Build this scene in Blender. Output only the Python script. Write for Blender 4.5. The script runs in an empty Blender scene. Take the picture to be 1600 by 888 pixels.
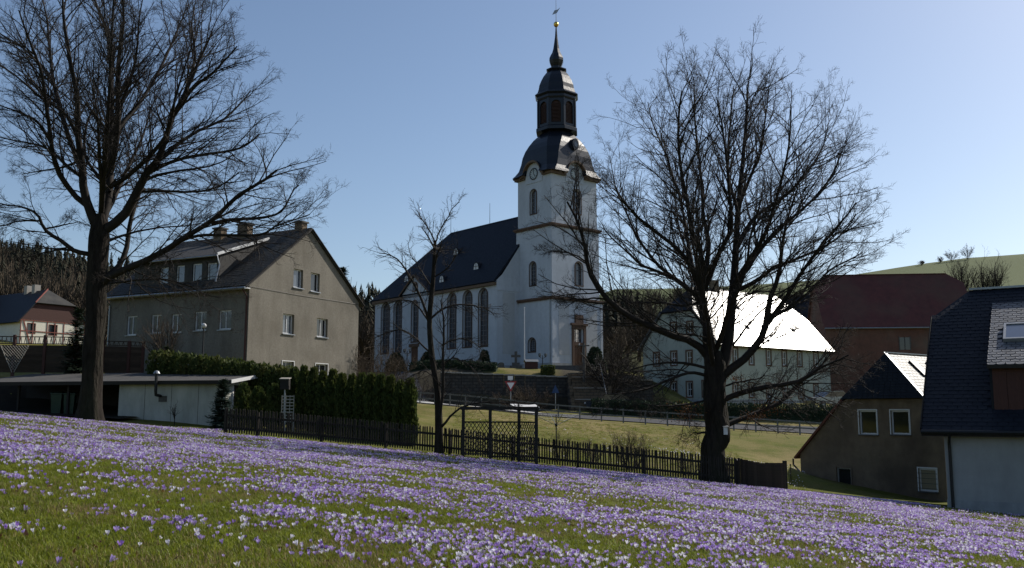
import bpy, bmesh, math, random
import numpy as np
from mathutils import Vector, Matrix
from mathutils.geometry import tessellate_polygon

random.seed(7)
RNG = np.random.default_rng(11)
R = math.radians
SC = bpy.context.scene
COL = SC.collection

# ------------------------------------------------------------------ camera, sky, sun, exposure
TH = R(7.7); FPX = 1450.0
cam = bpy.data.cameras.new('camera'); camo = bpy.data.objects.new('camera', cam); COL.objects.link(camo)
camo.location = (0, 0, 0); camo.rotation_euler = (R(90) + TH, 0, 0)
cam.sensor_width = 36; cam.lens = FPX / 1600 * 36; cam.clip_start = 0.05; cam.clip_end = 6000
SC.camera = camo
SUN_AZ, SUN_EL = R(54.0), R(38.0)
SUN = Vector((math.sin(SUN_AZ) * math.cos(SUN_EL), math.cos(SUN_AZ) * math.cos(SUN_EL), math.sin(SUN_EL)))
W = bpy.data.worlds.new('World'); SC.world = W; W.use_nodes = True
nt = W.node_tree; bg = nt.nodes['Background']
sky = nt.nodes.new('ShaderNodeTexSky'); sky.sky_type = 'NISHITA'; sky.sun_disc = False
sky.sun_elevation = SUN_EL; sky.sun_rotation = SUN_AZ; sky.altitude = 500; sky.air_density = 1.0; sky.dust_density = 1.25; sky.ozone_density = 1.7
nt.links.new(sky.outputs[0], bg.inputs[0]); bg.inputs[1].default_value = 0.118
sl = bpy.data.lights.new('sun', 'SUN'); sl.energy = 5.0; sl.angle = R(0.53); sl.color = (1.0, 0.94, 0.85)
so = bpy.data.objects.new('sun', sl); COL.objects.link(so); so.rotation_euler = SUN.to_track_quat('Z', 'Y').to_euler()
so.location = SUN * 200
SC.view_settings.view_transform = 'Standard'; SC.view_settings.look = 'None'
SC.view_settings.exposure = 0.0; SC.view_settings.gamma = 1.0; SC.view_settings.use_curve_mapping = False

# ------------------------------------------------------------------ helpers
def at(px, py, Y):
    """world point at depth Y seen at a place of the photograph"""
    u = (px - 800) / FPX; v = (444 - py) / FPX
    d = (u, math.cos(TH) - v * math.sin(TH), math.sin(TH) + v * math.cos(TH)); k = Y / d[1]
    return Vector((d[0] * k, Y, d[2] * k))

def on_line(C, d, px, py):
    """length along the vertical plane through C with direction d, and height, met at that place"""
    r = at(px, py, 1.0)
    L = (C[0] - C[1] * r.x) / (d[1] * r.x - d[0])
    return L, r.z * (C[1] + d[1] * L)

def tag(o, label=None, cat=None, group=None, kind=None):
    if label: o['label'] = label
    if cat: o['category'] = cat
    if group: o['group'] = group
    if kind: o['kind'] = kind
    return o

def empty(name, loc, rz=0.0):
    o = bpy.data.objects.new(name, None); COL.objects.link(o)
    o.location = loc; o.rotation_euler = (0, 0, rz); o.empty_display_size = 0.3
    return o

def obj(name, me, mat=None, parent=None, loc=None, rot=None):
    o = bpy.data.objects.new(name, me); COL.objects.link(o)
    if mat is not None and not me.materials: me.materials.append(mat)
    if parent is not None: o.parent = parent
    if loc is not None: o.location = loc
    if rot is not None: o.rotation_euler = rot
    return o

def mesh_np(name, V, Fc, mat=None, smooth=False):
    """V (n,3), Fc (m,k) with k 3 or 4"""
    me = bpy.data.meshes.new(name); V = np.asarray(V, dtype=np.float32); Fc = np.asarray(Fc, dtype=np.int32)
    n, k = Fc.shape
    me.vertices.add(len(V)); me.vertices.foreach_set('co', V.ravel())
    me.loops.add(n * k); me.loops.foreach_set('vertex_index', Fc.ravel())
    me.polygons.add(n); me.polygons.foreach_set('loop_start', np.arange(0, n * k, k, dtype=np.int32))
    if smooth: me.polygons.foreach_set('use_smooth', np.ones(n, dtype=bool))
    me.update(calc_edges=True)
    if mat: me.materials.append(mat)
    return me

class MB:
    def __init__(s): s.v = []; s.f = []
    def add(s, vs, fs):
        b = len(s.v); s.v += [tuple(v) for v in vs]; s.f += [tuple(b + i for i in f) for f in fs]; return s
    def box(s, x0, y0, z0, x1, y1, z1):
        v = [(x, y, z) for z in (z0, z1) for y in (y0, y1) for x in (x0, x1)]
        return s.add(v, [(0, 2, 3, 1), (4, 5, 7, 6), (0, 1, 5, 4), (1, 3, 7, 5), (3, 2, 6, 7), (2, 0, 4, 6)])
    def obox(s, o, u, v, w):
        o, u, v, w = map(Vector, (o, u, v, w))
        p = [o, o + u, o + u + v, o + v]; p += [q + w for q in p]
        return s.add(p, [(0, 3, 2, 1), (4, 5, 6, 7), (0, 1, 5, 4), (1, 2, 6, 5), (2, 3, 7, 6), (3, 0, 4, 7)])
    def bar(s, a, b, w, h=None, up=(0, 0, 1)):
        a, b = Vector(a), Vector(b); h = h or w; d = (b - a).normalized()
        x = d.cross(Vector(up));
        if x.length < 1e-3: x = d.cross(Vector((1, 0, 0)))
        x.normalize(); y = x.cross(d)
        return s.obox(a - x * w / 2 - y * h / 2, x * w, y * h, b - a)
    def slab(s, poly, t):
        """planar polygon thickened by the vector t"""
        n = len(poly); t = Vector(t); p = [Vector(q) for q in poly]
        return s.add(p + [q + t for q in p], [tuple(range(n))[::-1], tuple(range(n, 2 * n))] + [(i, (i + 1) % n, n + (i + 1) % n, n + i) for i in range(n)])
    def tube(s, pts, rad, n=8, cap=True):
        pts = [Vector(p) for p in pts]; b = len(s.v); m = len(pts)
        rad = rad if hasattr(rad, '__len__') else [rad] * m; ref = None
        for i, p in enumerate(pts):
            d = (pts[min(i + 1, m - 1)] - pts[max(i - 1, 0)]).normalized()
            if ref is None:
                ref = d.cross(Vector((0, 0, 1)))
                if ref.length < 1e-3: ref = Vector((1, 0, 0))
            x = (ref - d * ref.dot(d)).normalized(); y = d.cross(x); ref = x
            s.v += [tuple(p + (x * math.cos(6.28318 * k / n) + y * math.sin(6.28318 * k / n)) * rad[i]) for k in range(n)]
        for i in range(m - 1):
            for k in range(n):
                a = b + i * n + k; c = b + i * n + (k + 1) % n
                s.f.append((a, c, c + n, a + n))
        if cap: s.f.append(tuple(range(b, b + n))[::-1]); s.f.append(tuple(range(b + (m - 1) * n, b + m * n)))
        return s
    def lathe(s, prof, n=12, c=(0, 0)):
        b = len(s.v); m = len(prof)
        for r, z in prof: s.v += [(c[0] + r * math.cos(6.28318 * k / n), c[1] + r * math.sin(6.28318 * k / n), z) for k in range(n)]
        for i in range(m - 1):
            for k in range(n):
                a = b + i * n + k; d = b + i * n + (k + 1) % n; s.f.append((a, d, d + n, a + n))
        s.f.append(tuple(range(b, b + n))[::-1]); s.f.append(tuple(range(b + (m - 1) * n, b + m * n)))
        return s
    def mesh(s, name, mat=None, smooth=False):
        me = bpy.data.meshes.new(name); me.from_pydata(s.v, [], s.f); me.update()
        if smooth:
            for p in me.polygons: p.use_smooth = True
        if mat: me.materials.append(mat)
        return me
    def build(s, name, mat, parent=None, loc=None, smooth=False, rot=None):
        return obj(name, s.mesh(name, mat, smooth), None, parent, loc, rot)

# ------------------------------------------------------------------ materials
MATS = {}
ALB = .72; KEEP = {'church_white': 1, 'church_panel': 1, 'church_plinth': 1, 'white_wall': .86, 'parsonage_wall': .95, 'thuja': 1.2, 'gold': 1, 'barn_roof': 1.15, 'brown_plaster': .95, 'white_frame': .85, 'infill': .95, 'white_paint': .85, 'grass_blade': 1.05, 'grass_dry': .85, 'petal': 1.0, 'petal_pale': 1.0, 'petal_deep': 1.0, 'ground': .8}
def pm(name, c1, c2=None, scale=4.0, rough=0.8, bump=0.0, bscale=30.0, metallic=0.0, spec=0.4, detail=6, stretch=(1, 1, 1), c3=None, c3scale=0.5, c3amt=0.5, rvar=0.0, trans=0.0, bdist=0.02, streak=0.0):
    kf = KEEP.get(name, ALB); sc3 = lambda c: tuple(x * kf for x in c) if c else c
    c2 = c2 or tuple(x * 0.8 for x in c1); c1, c2, c3 = sc3(c1), sc3(c2), sc3(c3)
    m = bpy.data.materials.new(name); m.use_nodes = True; n = m.node_tree; b = n.nodes['Principled BSDF']
    b.inputs['Roughness'].default_value = rough; b.inputs['Metallic'].default_value = metallic; b.inputs['Specular IOR Level'].default_value = spec
    tc = n.nodes.new('ShaderNodeTexCoord'); mp = n.nodes.new('ShaderNodeMapping'); mp.inputs['Scale'].default_value = stretch
    n.links.new(tc.outputs['Object'], mp.inputs[0])
    nz = n.nodes.new('ShaderNodeTexNoise'); nz.inputs['Scale'].default_value = scale; nz.inputs['Detail'].default_value = detail; nz.inputs['Roughness'].default_value = 0.65
    n.links.new(mp.outputs[0], nz.inputs[0])
    cr = n.nodes.new('ShaderNodeValToRGB'); cr.color_ramp.elements[0].position = 0.35; cr.color_ramp.elements[1].position = 0.66
    cr.color_ramp.elements[0].color = (*c1, 1); cr.color_ramp.elements[1].color = (*c2, 1)
    n.links.new(nz.outputs[0], cr.inputs[0]); out = cr.outputs[0]
    if c3:
        n3 = n.nodes.new('ShaderNodeTexNoise'); n3.inputs['Scale'].default_value = c3scale; n3.inputs['Detail'].default_value = 4
        n.links.new(mp.outputs[0], n3.inputs[0])
        r3 = n.nodes.new('ShaderNodeMapRange'); r3.inputs[1].default_value = 0.45; r3.inputs[2].default_value = 0.7; r3.inputs[4].default_value = c3amt
        n.links.new(n3.outputs[0], r3.inputs[0])
        mx = n.nodes.new('ShaderNodeMix'); mx.data_type = 'RGBA'; n.links.new(r3.outputs[0], mx.inputs[0]); n.links.new(out, mx.inputs[6]); mx.inputs[7].default_value = (*c3, 1); out = mx.outputs[2]
    if streak:
        mp2 = n.nodes.new('ShaderNodeMapping'); mp2.inputs['Scale'].default_value = (.9, .9, .24); n.links.new(tc.outputs['Object'], mp2.inputs[0])
        ns = n.nodes.new('ShaderNodeTexNoise'); ns.inputs['Scale'].default_value = 1.0; ns.inputs['Detail'].default_value = 7; ns.inputs['Roughness'].default_value = .7; n.links.new(mp2.outputs[0], ns.inputs[0])
        rs_ = n.nodes.new('ShaderNodeMapRange'); rs_.inputs[1].default_value = .42; rs_.inputs[2].default_value = .68; rs_.inputs[3].default_value = 1.0; rs_.inputs[4].default_value = 1 - streak; n.links.new(ns.outputs[0], rs_.inputs[0])
        hs2 = n.nodes.new('ShaderNodeHueSaturation'); n.links.new(rs_.outputs[0], hs2.inputs['Value']); n.links.new(out, hs2.inputs['Color']); out = hs2.outputs[0]
    if rvar:
        oi = n.nodes.new('ShaderNodeObjectInfo'); mr = n.nodes.new('ShaderNodeMapRange'); mr.inputs[3].default_value = 1 - rvar; mr.inputs[4].default_value = 1 + rvar
        n.links.new(oi.outputs['Random'], mr.inputs[0])
        hs = n.nodes.new('ShaderNodeHueSaturation'); n.links.new(mr.outputs[0], hs.inputs['Value']); n.links.new(out, hs.inputs['Color']); out = hs.outputs[0]
    n.links.new(out, b.inputs['Base Color'])
    if bump:
        bn = n.nodes.new('ShaderNodeTexNoise'); bn.inputs['Scale'].default_value = bscale; bn.inputs['Detail'].default_value = 5
        n.links.new(mp.outputs[0], bn.inputs[0])
        bp = n.nodes.new('ShaderNodeBump'); bp.inputs['Strength'].default_value = bump; bp.inputs['Distance'].default_value = bdist
        n.links.new(bn.outputs[0], bp.inputs['Height']); n.links.new(bp.outputs[0], b.inputs['Normal'])
    if trans:
        tr = n.nodes.new('ShaderNodeBsdfTranslucent'); ms = n.nodes.new('ShaderNodeMixShader'); ms.inputs[0].default_value = trans
        n.links.new(out, tr.inputs[0]); n.links.new(b.outputs[0], ms.inputs[1]); n.links.new(tr.outputs[0], ms.inputs[2])
        n.links.new(ms.outputs[0], n.nodes['Material Output'].inputs[0])
    MATS[name] = m
    return m

def brickmat(name, c1, c2, mortar, bw, bh, rough=0.6, bump=0.5, mort=0.02, spec=0.4, axes='XZ', mix=0.5, dist=0.02):
    m = bpy.data.materials.new(name); m.use_nodes = True; n = m.node_tree; b = n.nodes['Principled BSDF']
    b.inputs['Roughness'].default_value = rough; b.inputs['Specular IOR Level'].default_value = spec
    tc = n.nodes.new('ShaderNodeTexCoord'); sx = n.nodes.new('ShaderNodeSeparateXYZ'); cb = n.nodes.new('ShaderNodeCombineXYZ')
    n.links.new(tc.outputs['Object'], sx.inputs[0]); n.links.new(sx.outputs[axes[0]], cb.inputs[0]); n.links.new(sx.outputs[axes[1]], cb.inputs[1])
    br = n.nodes.new('ShaderNodeTexBrick'); n.links.new(cb.outputs[0], br.inputs[0])
    br.inputs['Color1'].default_value = (*c1, 1); br.inputs['Color2'].default_value = (*c2, 1); br.inputs['Mortar'].default_value = (*mortar, 1)
    br.inputs['Scale'].default_value = 1.0; br.inputs['Brick Width'].default_value = bw; br.inputs['Row Height'].default_value = bh; br.inputs['Mortar Size'].default_value = mort
    nz = n.nodes.new('ShaderNodeTexNoise'); nz.inputs['Scale'].default_value = 3.0; nz.inputs['Detail'].default_value = 8; n.links.new(tc.outputs['Object'], nz.inputs[0])
    mx = n.nodes.new('ShaderNodeMix'); mx.data_type = 'RGBA'; mx.blend_type = 'MULTIPLY'; mx.inputs[0].default_value = mix
    n.links.new(br.outputs['Color'], mx.inputs[6]); n.links.new(nz.outputs[0], mx.inputs[7]); n.links.new(mx.outputs[2], b.inputs['Base Color'])
    bp = n.nodes.new('ShaderNodeBump'); bp.inputs['Strength'].default_value = bump; bp.inputs['Distance'].default_value = dist; bp.invert = True
    n.links.new(br.outputs['Fac'], bp.inputs['Height']); n.links.new(bp.outputs[0], b.inputs['Normal'])
    MATS[name] = m
    return m

M = MATS
pm('render_grey', (.325, .298, .25), (.24, .218, .18), 9, .95, .5, 60, c3=(.16, .14, .11), c3scale=.55, c3amt=.5, spec=.15, bdist=.01, streak=0.26)
pm('church_white', (.52, .555, .60), (.465, .495, .54), 3, .9, .2, 40, c3=(.39, .415, .45), c3scale=.25, c3amt=.4, spec=.2, bdist=.01, streak=0.13)
pm('church_panel', (.45, .46, .47), (.40, .41, .42), 3, .9, .2, 40, spec=.2)
pm('church_plinth', (.34, .35, .36), (.27, .28, .29), 2, .9, .3, 30, spec=.2, streak=0.22)
pm('sandstone', (.20, .125, .09), (.14, .09, .065), 5, .85, .3, 40, spec=.2)
pm('eave_brown', (.21, .135, .08), (.16, .10, .06), 5, .7, .1, 40)
pm('window_brown', (.10, .062, .045), (.075, .045, .034), 5, .7)
pm('church_bars', (.30, .30, .31), (.24, .24, .25), 5, .6)
pm('door_brown', (.16, .07, .035), (.11, .05, .025), 8, .55, stretch=(8, 8, 1))
pm('white_paint', (.78, .78, .77), (.70, .70, .69), 6, .5)
pm('white_frame', (.80, .80, .80), (.74, .74, .75), 6, .35)
pm('white_wall', (.40, .405, .40), (.36, .365, .36), 2, .9, .2, 50, c3=(.31, .31, .30), c3scale=.4, c3amt=.35, spec=.2, bdist=.008, streak=0.16)
pm('shed_white', (.70, .70, .64), (.60, .60, .54), 2.5, .9, .3, 30, c3=(.36, .37, .31), c3scale=.8, c3amt=.55, spec=.2, stretch=(1, 1, .5), streak=0.28)
pm('parsonage_wall', (.42, .45, .39), (.37, .40, .35), 2, .9, .2, 40, c3=(.30, .32, .28), c3scale=.3, c3amt=.4, spec=.2, streak=0.16)
pm('brown_plaster', (.245, .185, .125), (.185, .14, .10), 2.2, .95, .5, 30, c3=(.07, .055, .045), c3scale=.42, c3amt=.65, spec=.15, streak=0.22)
pm('slate', (.012, .015, .024), (.019, .023, .032), 3, .55, .4, 20, rvar=.25, spec=.18)
pm('slate_tiles_grey', (.062, .060, .058), (.034, .033, .032), 1.6, .7, .3, 25, c3=(.10, .09, .07), c3scale=.9, c3amt=.5, rvar=.2, spec=.25)
pm('dome_metal', (.010, .014, .022), (.018, .022, .032), 6, .33, .35, 3, spec=.36, bdist=.03)
pm('gold', (.85, .55, .12), (.75, .45, .08), 3, .25, metallic=1.0)
pm('black_iron', (.012, .012, .013), (.02, .02, .02), 9, .5)
pm('zinc', (.45, .47, .49), (.36, .38, .40), 5, .4, metallic=.6)
pm('roof_felt', (.036, .034, .033), (.026, .025, .024), 3, .85, .3, 60)
pm('felt', (.10, .095, .088), (.07, .066, .06), 3, .85, .3, 60, c3=(.13, .12, .11), c3scale=.7)
pm('dark_wood', (.028, .022, .018), (.017, .014, .012), 6, .75, .3, 30, stretch=(1, 1, 6))
pm('picket_wood', (.055, .046, .038), (.03, .026, .022), 7, .85, .3, 40, stretch=(4, 4, .6), rvar=.3, spec=.2)
pm('board_wood', (.085, .06, .042), (.05, .037, .028), 6, .8, .3, 40, stretch=(.6, 1, 5), rvar=.25, spec=.2)
pm('red_brown_wood', (.10, .035, .025), (.07, .025, .018), 6, .7, .2, 30, stretch=(6, 6, .7))
pm('timber_red', (.30, .085, .06), (.25, .07, .05), 6, .7)
pm('infill', (.78, .74, .62), (.70, .66, .55), 3, .9, .2, 40, spec=.2)
pm('bark', (.045, .036, .029), (.016, .012, .010), 7, .95, 1.0, 11, stretch=(1, 1, .22), spec=.15, bdist=.12, c3=(.06, .065, .04), c3scale=.9, c3amt=.4)
pm('twig', (.036, .027, .022), (.022, .017, .014), 3, .8, spec=.25)
pm('twig_pale', (.12, .09, .065), (.08, .06, .045), 3, .85, spec=.2)
pm('dead_leaf', (.16, .07, .025), (.10, .045, .02), 9, .8, trans=.3)
pm('thuja', (.030, .048, .012), (.066, .082, .020), 7, .75, spec=.25, c3=(.095, .080, .02), c3scale=.9, c3amt=.45, trans=.32)
pm('spruce', (.022, .042, .024), (.045, .07, .032), 6, .75, spec=.25, trans=.15)
pm('blue_spruce', (.04, .07, .055), (.06, .095, .07), 6, .75, spec=.25, trans=.15)
pm('forest', (.032, .038, .026), (.056, .054, .037), .08, .9, spec=.1)
pm('barewood', (.090, .070, .050), (.125, .100, .070), .15, .95, spec=.1)
pm('glare_pale', (.62, .61, .58), (.52, .51, .49), 3, .8, .2, 40)  # pale tone of the painted road glare
pm('asphalt', (.12, .12, .125), (.09, .09, .095), 3, .95, .3, 80, spec=.1)
pm('rail_grey', (.20, .21, .22), (.15, .16, .17), 4, .6)
pm('barn_roof', (.105, .036, .032), (.075, .028, .026), 1.2, .8, .3, 10, c3=(.09, .055, .04), c3scale=.25, c3amt=.6, spec=.2)
pm('barn_wall', (.24, .11, .075), (.17, .085, .06), 1.5, .9, .3, 20, c3=(.20, .17, .13), c3scale=.3, c3amt=.6, streak=0.22)
pm('bin_green', (.02, .06, .035), (.016, .05, .03), 4, .45)
pm('rubber', (.012, .012, .012), (.016, .016, .016), 4, .8)
pm('car_silver', (.42, .44, .46), (.38, .40, .42), 3, .25, metallic=.7)
pm('car_dark', (.03, .04, .07), (.025, .035, .06), 3, .25, metallic=.3)
pm('red_sign', (.38, .04, .04), (.34, .04, .04), 4, .5)
pm('blue_sign', (.03, .08, .22), (.03, .07, .20), 4, .5)
pm('stone_grey', (.16, .15, .135), (.10, .095, .088), 3, .9, .5, 18)
pm('stone_light', (.50, .46, .40), (.42, .39, .34), 3, .9, .3, 18)
pm('blind', (.42, .36, .24), (.36, .31, .20), 2, .8, stretch=(1, 1, 12))
pm('glass_dark', (.014, .017, .022), (.022, .026, .032), 2, .06, spec=.8, bump=.05, bscale=2)
pm('glass_curtain', (.20, .22, .26), (.10, .12, .15), 2.2, .08, spec=.9, stretch=(5, 5, 1), bump=.04, bscale=2)
pm('glass_church', (.05, .058, .075), (.09, .10, .12), 2.5, .15, spec=.7, bump=.3, bscale=3)
pm('louver', (.085, .038, .025), (.06, .028, .02), 3, .7, stretch=(1, 1, 8))
pm('clock_face', (.52, .62, .62), (.58, .58, .58), 3, .6)
pm('petal', (.40, .28, .63), (.54, .42, .75), 60, .55, spec=.3, rvar=.22, trans=.42)
pm('petal_deep', (.27, .14, .54), (.38, .24, .64), 60, .55, spec=.3, rvar=.2, trans=.42)
pm('petal_pale', (.70, .67, .80), (.82, .80, .86), 60, .55, spec=.3, rvar=.12, trans=.42)
pm('stigma', (.8, .30, .02), (.75, .26, .02), 4, .6)
pm('stem_pale', (.42, .46, .34), (.30, .38, .18), 9, .6, trans=.3)
pm('grass_blade', (.138, .180, .014), (.200, .205, .022), .9, .55, spec=.3, rvar=.42, trans=.42)
pm('grass_dry', (.34, .26, .11), (.23, .18, .07), .9, .6, spec=.3, rvar=.25, trans=.35)
brickmat('retaining_stone', (.10, .09, .08), (.065, .06, .055), (.03, .03, .028), .55, .28, .9, .8, .03)
brickmat('church_slate', (.012, .016, .026), (.018, .023, .034), (.008, .01, .015), .35, .22, .6, .4, .02, axes='YZ', mix=.25, spec=.12)
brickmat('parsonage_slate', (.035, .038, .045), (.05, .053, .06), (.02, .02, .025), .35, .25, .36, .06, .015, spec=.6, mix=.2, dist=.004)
brickmat('steps_stone', (.20, .15, .10), (.15, .115, .08), (.06, .05, .04), .6, .3, .9, .6, .02)

# ------------------------------------------------------------------ terrain
def plane(X, Y): return -.75 - .098 * X - .033 * Y
TP = []
for X in range(-48, 49, 8):
    for Y in range(-12, 35, 8): TP.append((X * .8 if abs(X) < 20 else X * .8, Y, plane(X * .8, Y)))
def tpx(px, py, D): p = at(px, py, D); TP.append((p.x, D, p.z))
for a in [(650, 694, 44), (800, 700, 44), (950, 708, 44), (1100, 716, 44), (1230, 728, 44), (650, 657, 60), (850, 659, 61), (1000, 669, 62), (1130, 677, 62), (1260, 686, 62), (1420, 700, 60),
          (560, 626, 92), (620, 628, 80), (650, 632, 75), (750, 640, 71), (850, 651, 69), (1000, 661, 68), (1130, 670, 68), (1260, 678, 68), (1420, 690, 68), (1600, 700, 68), (1700, 700, 68)]: tpx(*a)
ROADC = [(-40, 104, 2.2), (-30, 98, 1.9)]
ROADPX = [(575, 622, 92), (620, 624, 83), (650, 628, 78), (750, 638, 74), (850, 649, 72), (1000, 659, 71), (1130, 668, 71), (1260, 676, 71), (1420, 688, 71), (1600, 698, 71), (1750, 700, 71)]
for a in ROADPX: tpx(*a)
TP += [(-40, 104, 2.4), (-30, 98, 2.0), (-12, 84, .9), (-4, 82, .4), (4, 82, .1), (12, 82, -.1), (22, 80, -.2), (-6, 85.0, .3), (-2, 85, .1), (2, 85.0, -.1), (4.4, 84.6, -.2), (6.8, 80, -.1), (9.5, 84.8, -.2), (12, 85.0, -.1), (6.8, 85.5, .6), (4.4, 82, .0), (9.5, 82, -.1)]
TP += [(-9, 87, 3.2), (-6, 87, 3.3), (-2, 87, 3.1), (2, 87, 2.9), (6, 87, 2.8), (11, 87, 2.7), (-14, 92, 3.4), (-20, 100, 3.8)]
TP += [(X, Y, 4.15) for X in (-22, -12, -2, 6, 12) for Y in (100, 112, 124, 136)] + [(-8, 95, 3.9), (0, 95, 3.9), (4.3, 96, 4.1), (8, 95, 3.7), (12, 93, 2.9), (15, 95, 2.5)]
TP += [(16, 84, .3), (25, 84, .2), (35, 84, .2), (18, 92, .4), (30, 95, .5), (40, 95, .8), (25, 108, 1.2), (45, 110, 2), (60, 100, 2), (60, 80, .5), (20, 76, -.9), (35, 76, -1.2)]
TP += [(-13, 42.5, -.85), (-18, 42, -.5), (-24, 42, -.15), (-30, 42, .4), (-9, 40, -.95), (-5, 38, -1.35), (-13, 47, .05), (-8, 46, -.3), (-3, 44, -1.2), (-15, 51, .35), (-9, 52, .3), (-9, 62, .6), (-14, 66, 1), (-20, 51.3, 1.8), (-26, 50.6, 1.85), (-32, 51, 2.0), (-26, 49.3, .4), (-20, 47.9, .0), (-23, 48.6, .2), (-24, 45.2, -.2), (-28, 46.2, .0), (-20, 44, -.4), (-31, 48.5, .5), (-24, 58, 1.8), (-36, 60, 3), 
       (-3, 55, -.5), (-4, 64, .2), (14.5, 45, -3.35), (18, 41.5, -4.0), (20, 36, -3.9), (14.5, 31.5, -3.36), (21, 28, -3.65), (12, 40, -3.2), (26, 50, -3.6), (16, 52, -3.1), (30, 30, -4.2), (30, 60, -2.4)]
TP += [(-45, 76, 5), (-52, 100, 6.9), (-46, 106, 7), (-38, 90, 4.5), (-30, 120, 6), (-70, 120, 10), (-110, 110, 14), (-60, 60, 4.5), (-90, 60, 9), (-40, 160, 11), (-90, 180, 21), (-150, 180, 32), (-40, 220, 16), (-10, 200, 12), (-90, 260, 31), (-160, 260, 42), (-40, 300, 22), (0, 300, 24), (-120, 380, 36)]
for a in [(960, 520, 190), (1000, 560, 140), (1100, 540, 150), (1200, 520, 150), (1300, 510, 170), (950, 486, 250), (1100, 480, 260), (960, 452, 330), (1100, 449, 330), (1250, 440, 330), (1320, 434, 330), (1420, 416, 330), (1500, 404, 335), (1600, 397, 340), (1750, 385, 340), (1900, 380, 330), (1400, 470, 220), (1550, 465, 220), (1700, 470, 200), (1480, 520, 150), (1650, 540, 130)]: tpx(*a)
TP += [(-300, 100, 50), (-300, 400, 60), (300, 60, 0), (260, 150, 12), (0, -200, 4), (-200, -100, 18), (200, -100, -14), (0, 500, 28), (200, 480, 60), (350, 500, 80), (-300, 700, 50), (0, 800, 20), (400, 800, 40), (-600, 0, 60), (600, 0, -10), (-1200, 1200, 20), (0, 1600, 0), (1200, 1200, 20), (-1200, -600, 20), (1200, -600, -10), (0, -900, 0)]
TP = np.array(TP)
_K = np.sqrt(((TP[:, None, :2] - TP[None, :, :2]) ** 2).sum(-1))
_A = np.block([[_K + np.eye(len(TP)) * -.02, np.ones((len(TP), 1))], [np.ones((1, len(TP))), np.zeros((1, 1))]])
_W = np.linalg.solve(_A, np.r_[TP[:, 2], 0])
def zg_np(X, Y):
    X = np.asarray(X, float).ravel(); Y = np.asarray(Y, float).ravel(); o = np.empty(len(X))
    for i in range(0, len(X), 20000):
        s = slice(i, i + 20000); r = np.sqrt((X[s, None] - TP[None, :, 0]) ** 2 + (Y[s, None] - TP[None, :, 1]) ** 2)
        o[s] = r @ _W[:-1] + _W[-1]
    w = np.clip((34.5 - Y) / 4, 0, 1) * np.clip((30 - np.abs(X)) / 8, 0, 1) * np.clip((Y + 8) / 4, 0, 1); w = w * w * (3 - 2 * w)
    return o * (1 - w) + plane(X, Y) * w
def zg(x, y): return float(zg_np([x], [y])[0])
def gnd(px, Y, dz=0.0):
    p = at(px, 650, Y); return Vector((p.x, Y, zg(p.x, Y) + dz))

def axis(lims):
    out = []
    for a, b, s in lims: out += list(np.arange(a, b, s))
    return np.array(out + [lims[-1][1]])
gx = axis([(-1500, -300, 100), (-300, -120, 12), (-120, -40, 3), (-40, 45, 1.0), (45, 130, 3), (130, 350, 12), (350, 1500, 100)])
gy = axis([(-900, -60, 70), (-60, -12, 6), (-12, 40, 1.0), (40, 140, 1.0), (140, 360, 5), (360, 600, 24), (600, 1700, 110)])
GX, GY = np.meshgrid(gx, gy); GZ = zg_np(GX, GY)
nxg, nyg = len(gx), len(gy)
idx = np.arange(nxg * nyg).reshape(nyg, nxg)
Fq = np.stack([idx[:-1, :-1], idx[:-1, 1:], idx[1:, 1:], idx[1:, :-1]], -1).reshape(-1, 4)
gme = mesh_np('ground', np.stack([GX.ravel(), GY.ravel(), GZ], -1), Fq, smooth=True)
# ground cover: how much straw (red), woodland floor and painted church shade (green), crop green (blue) goes where
gxr, gyr = GX.ravel(), GY.ravel()
vn = lambda s, o: np.sin(gxr * s + o) * np.cos(gyr * s * 1.3 + o * 2) * .5 + .5
straw = np.clip((gyr - 36) / 14, 0, 1) * np.clip((150 - gyr) / 40, 0, 1) * (.35 + .65 * vn(.21, 1.0))
wood = np.clip((-gxr - 20) / 20, 0, 1) * np.clip((gyr - 105) / 20, 0, 1) + np.clip((gyr - 125) / 15, 0, 1) * np.clip((36 - gxr) / 20, 0, 1) * np.clip((300 - gyr) / 40, 0, 1)
yard = np.clip((gyr - 82.5) / 1.5, 0, 1) * np.clip((99 - gyr) / 3, 0, 1) * np.clip((14.5 - gxr) / 2, 0, 1) * np.clip((gxr + 26) / 4, 0, 1) * (1 - np.clip((gyr - 85.6) / 1, 0, 1) * np.clip((gxr + 2.6) / 1, 0, 1) * np.clip((4.6 - gxr) / 1, 0, 1) * np.clip((94 - gyr) / 3, 0, 1))  # church shadow painted into the yard colour, sunlit strip by the flagpole left out
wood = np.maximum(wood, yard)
crop = np.clip((gyr - 125) / 30, 0, 1) * np.clip((gxr + 5) / 40, 0, 1)
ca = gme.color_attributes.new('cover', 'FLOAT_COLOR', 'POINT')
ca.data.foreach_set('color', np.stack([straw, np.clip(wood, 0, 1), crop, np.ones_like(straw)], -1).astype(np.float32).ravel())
gm = pm('ground', (.080, .105, .010), (.130, .135, .018), 2.2, .95, .8, 9, spec=.1, c3=(.15, .12, .045), c3scale=.55, c3amt=.5, bdist=.05)
n = gm.node_tree; b = n.nodes['Principled BSDF']; src = b.inputs['Base Color'].links[0].from_socket
va = n.nodes.new('ShaderNodeVertexColor'); va.layer_name = 'cover'; sp = n.nodes.new('ShaderNodeSeparateColor'); n.links.new(va.outputs[0], sp.inputs[0])
def mixin(src, fac, colr):
    mx = n.nodes.new('ShaderNodeMix'); mx.data_type = 'RGBA'; n.links.new(fac, mx.inputs[0]); n.links.new(src, mx.inputs[6]); mx.inputs[7].default_value = (*colr, 1); return mx.outputs[2]
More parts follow.
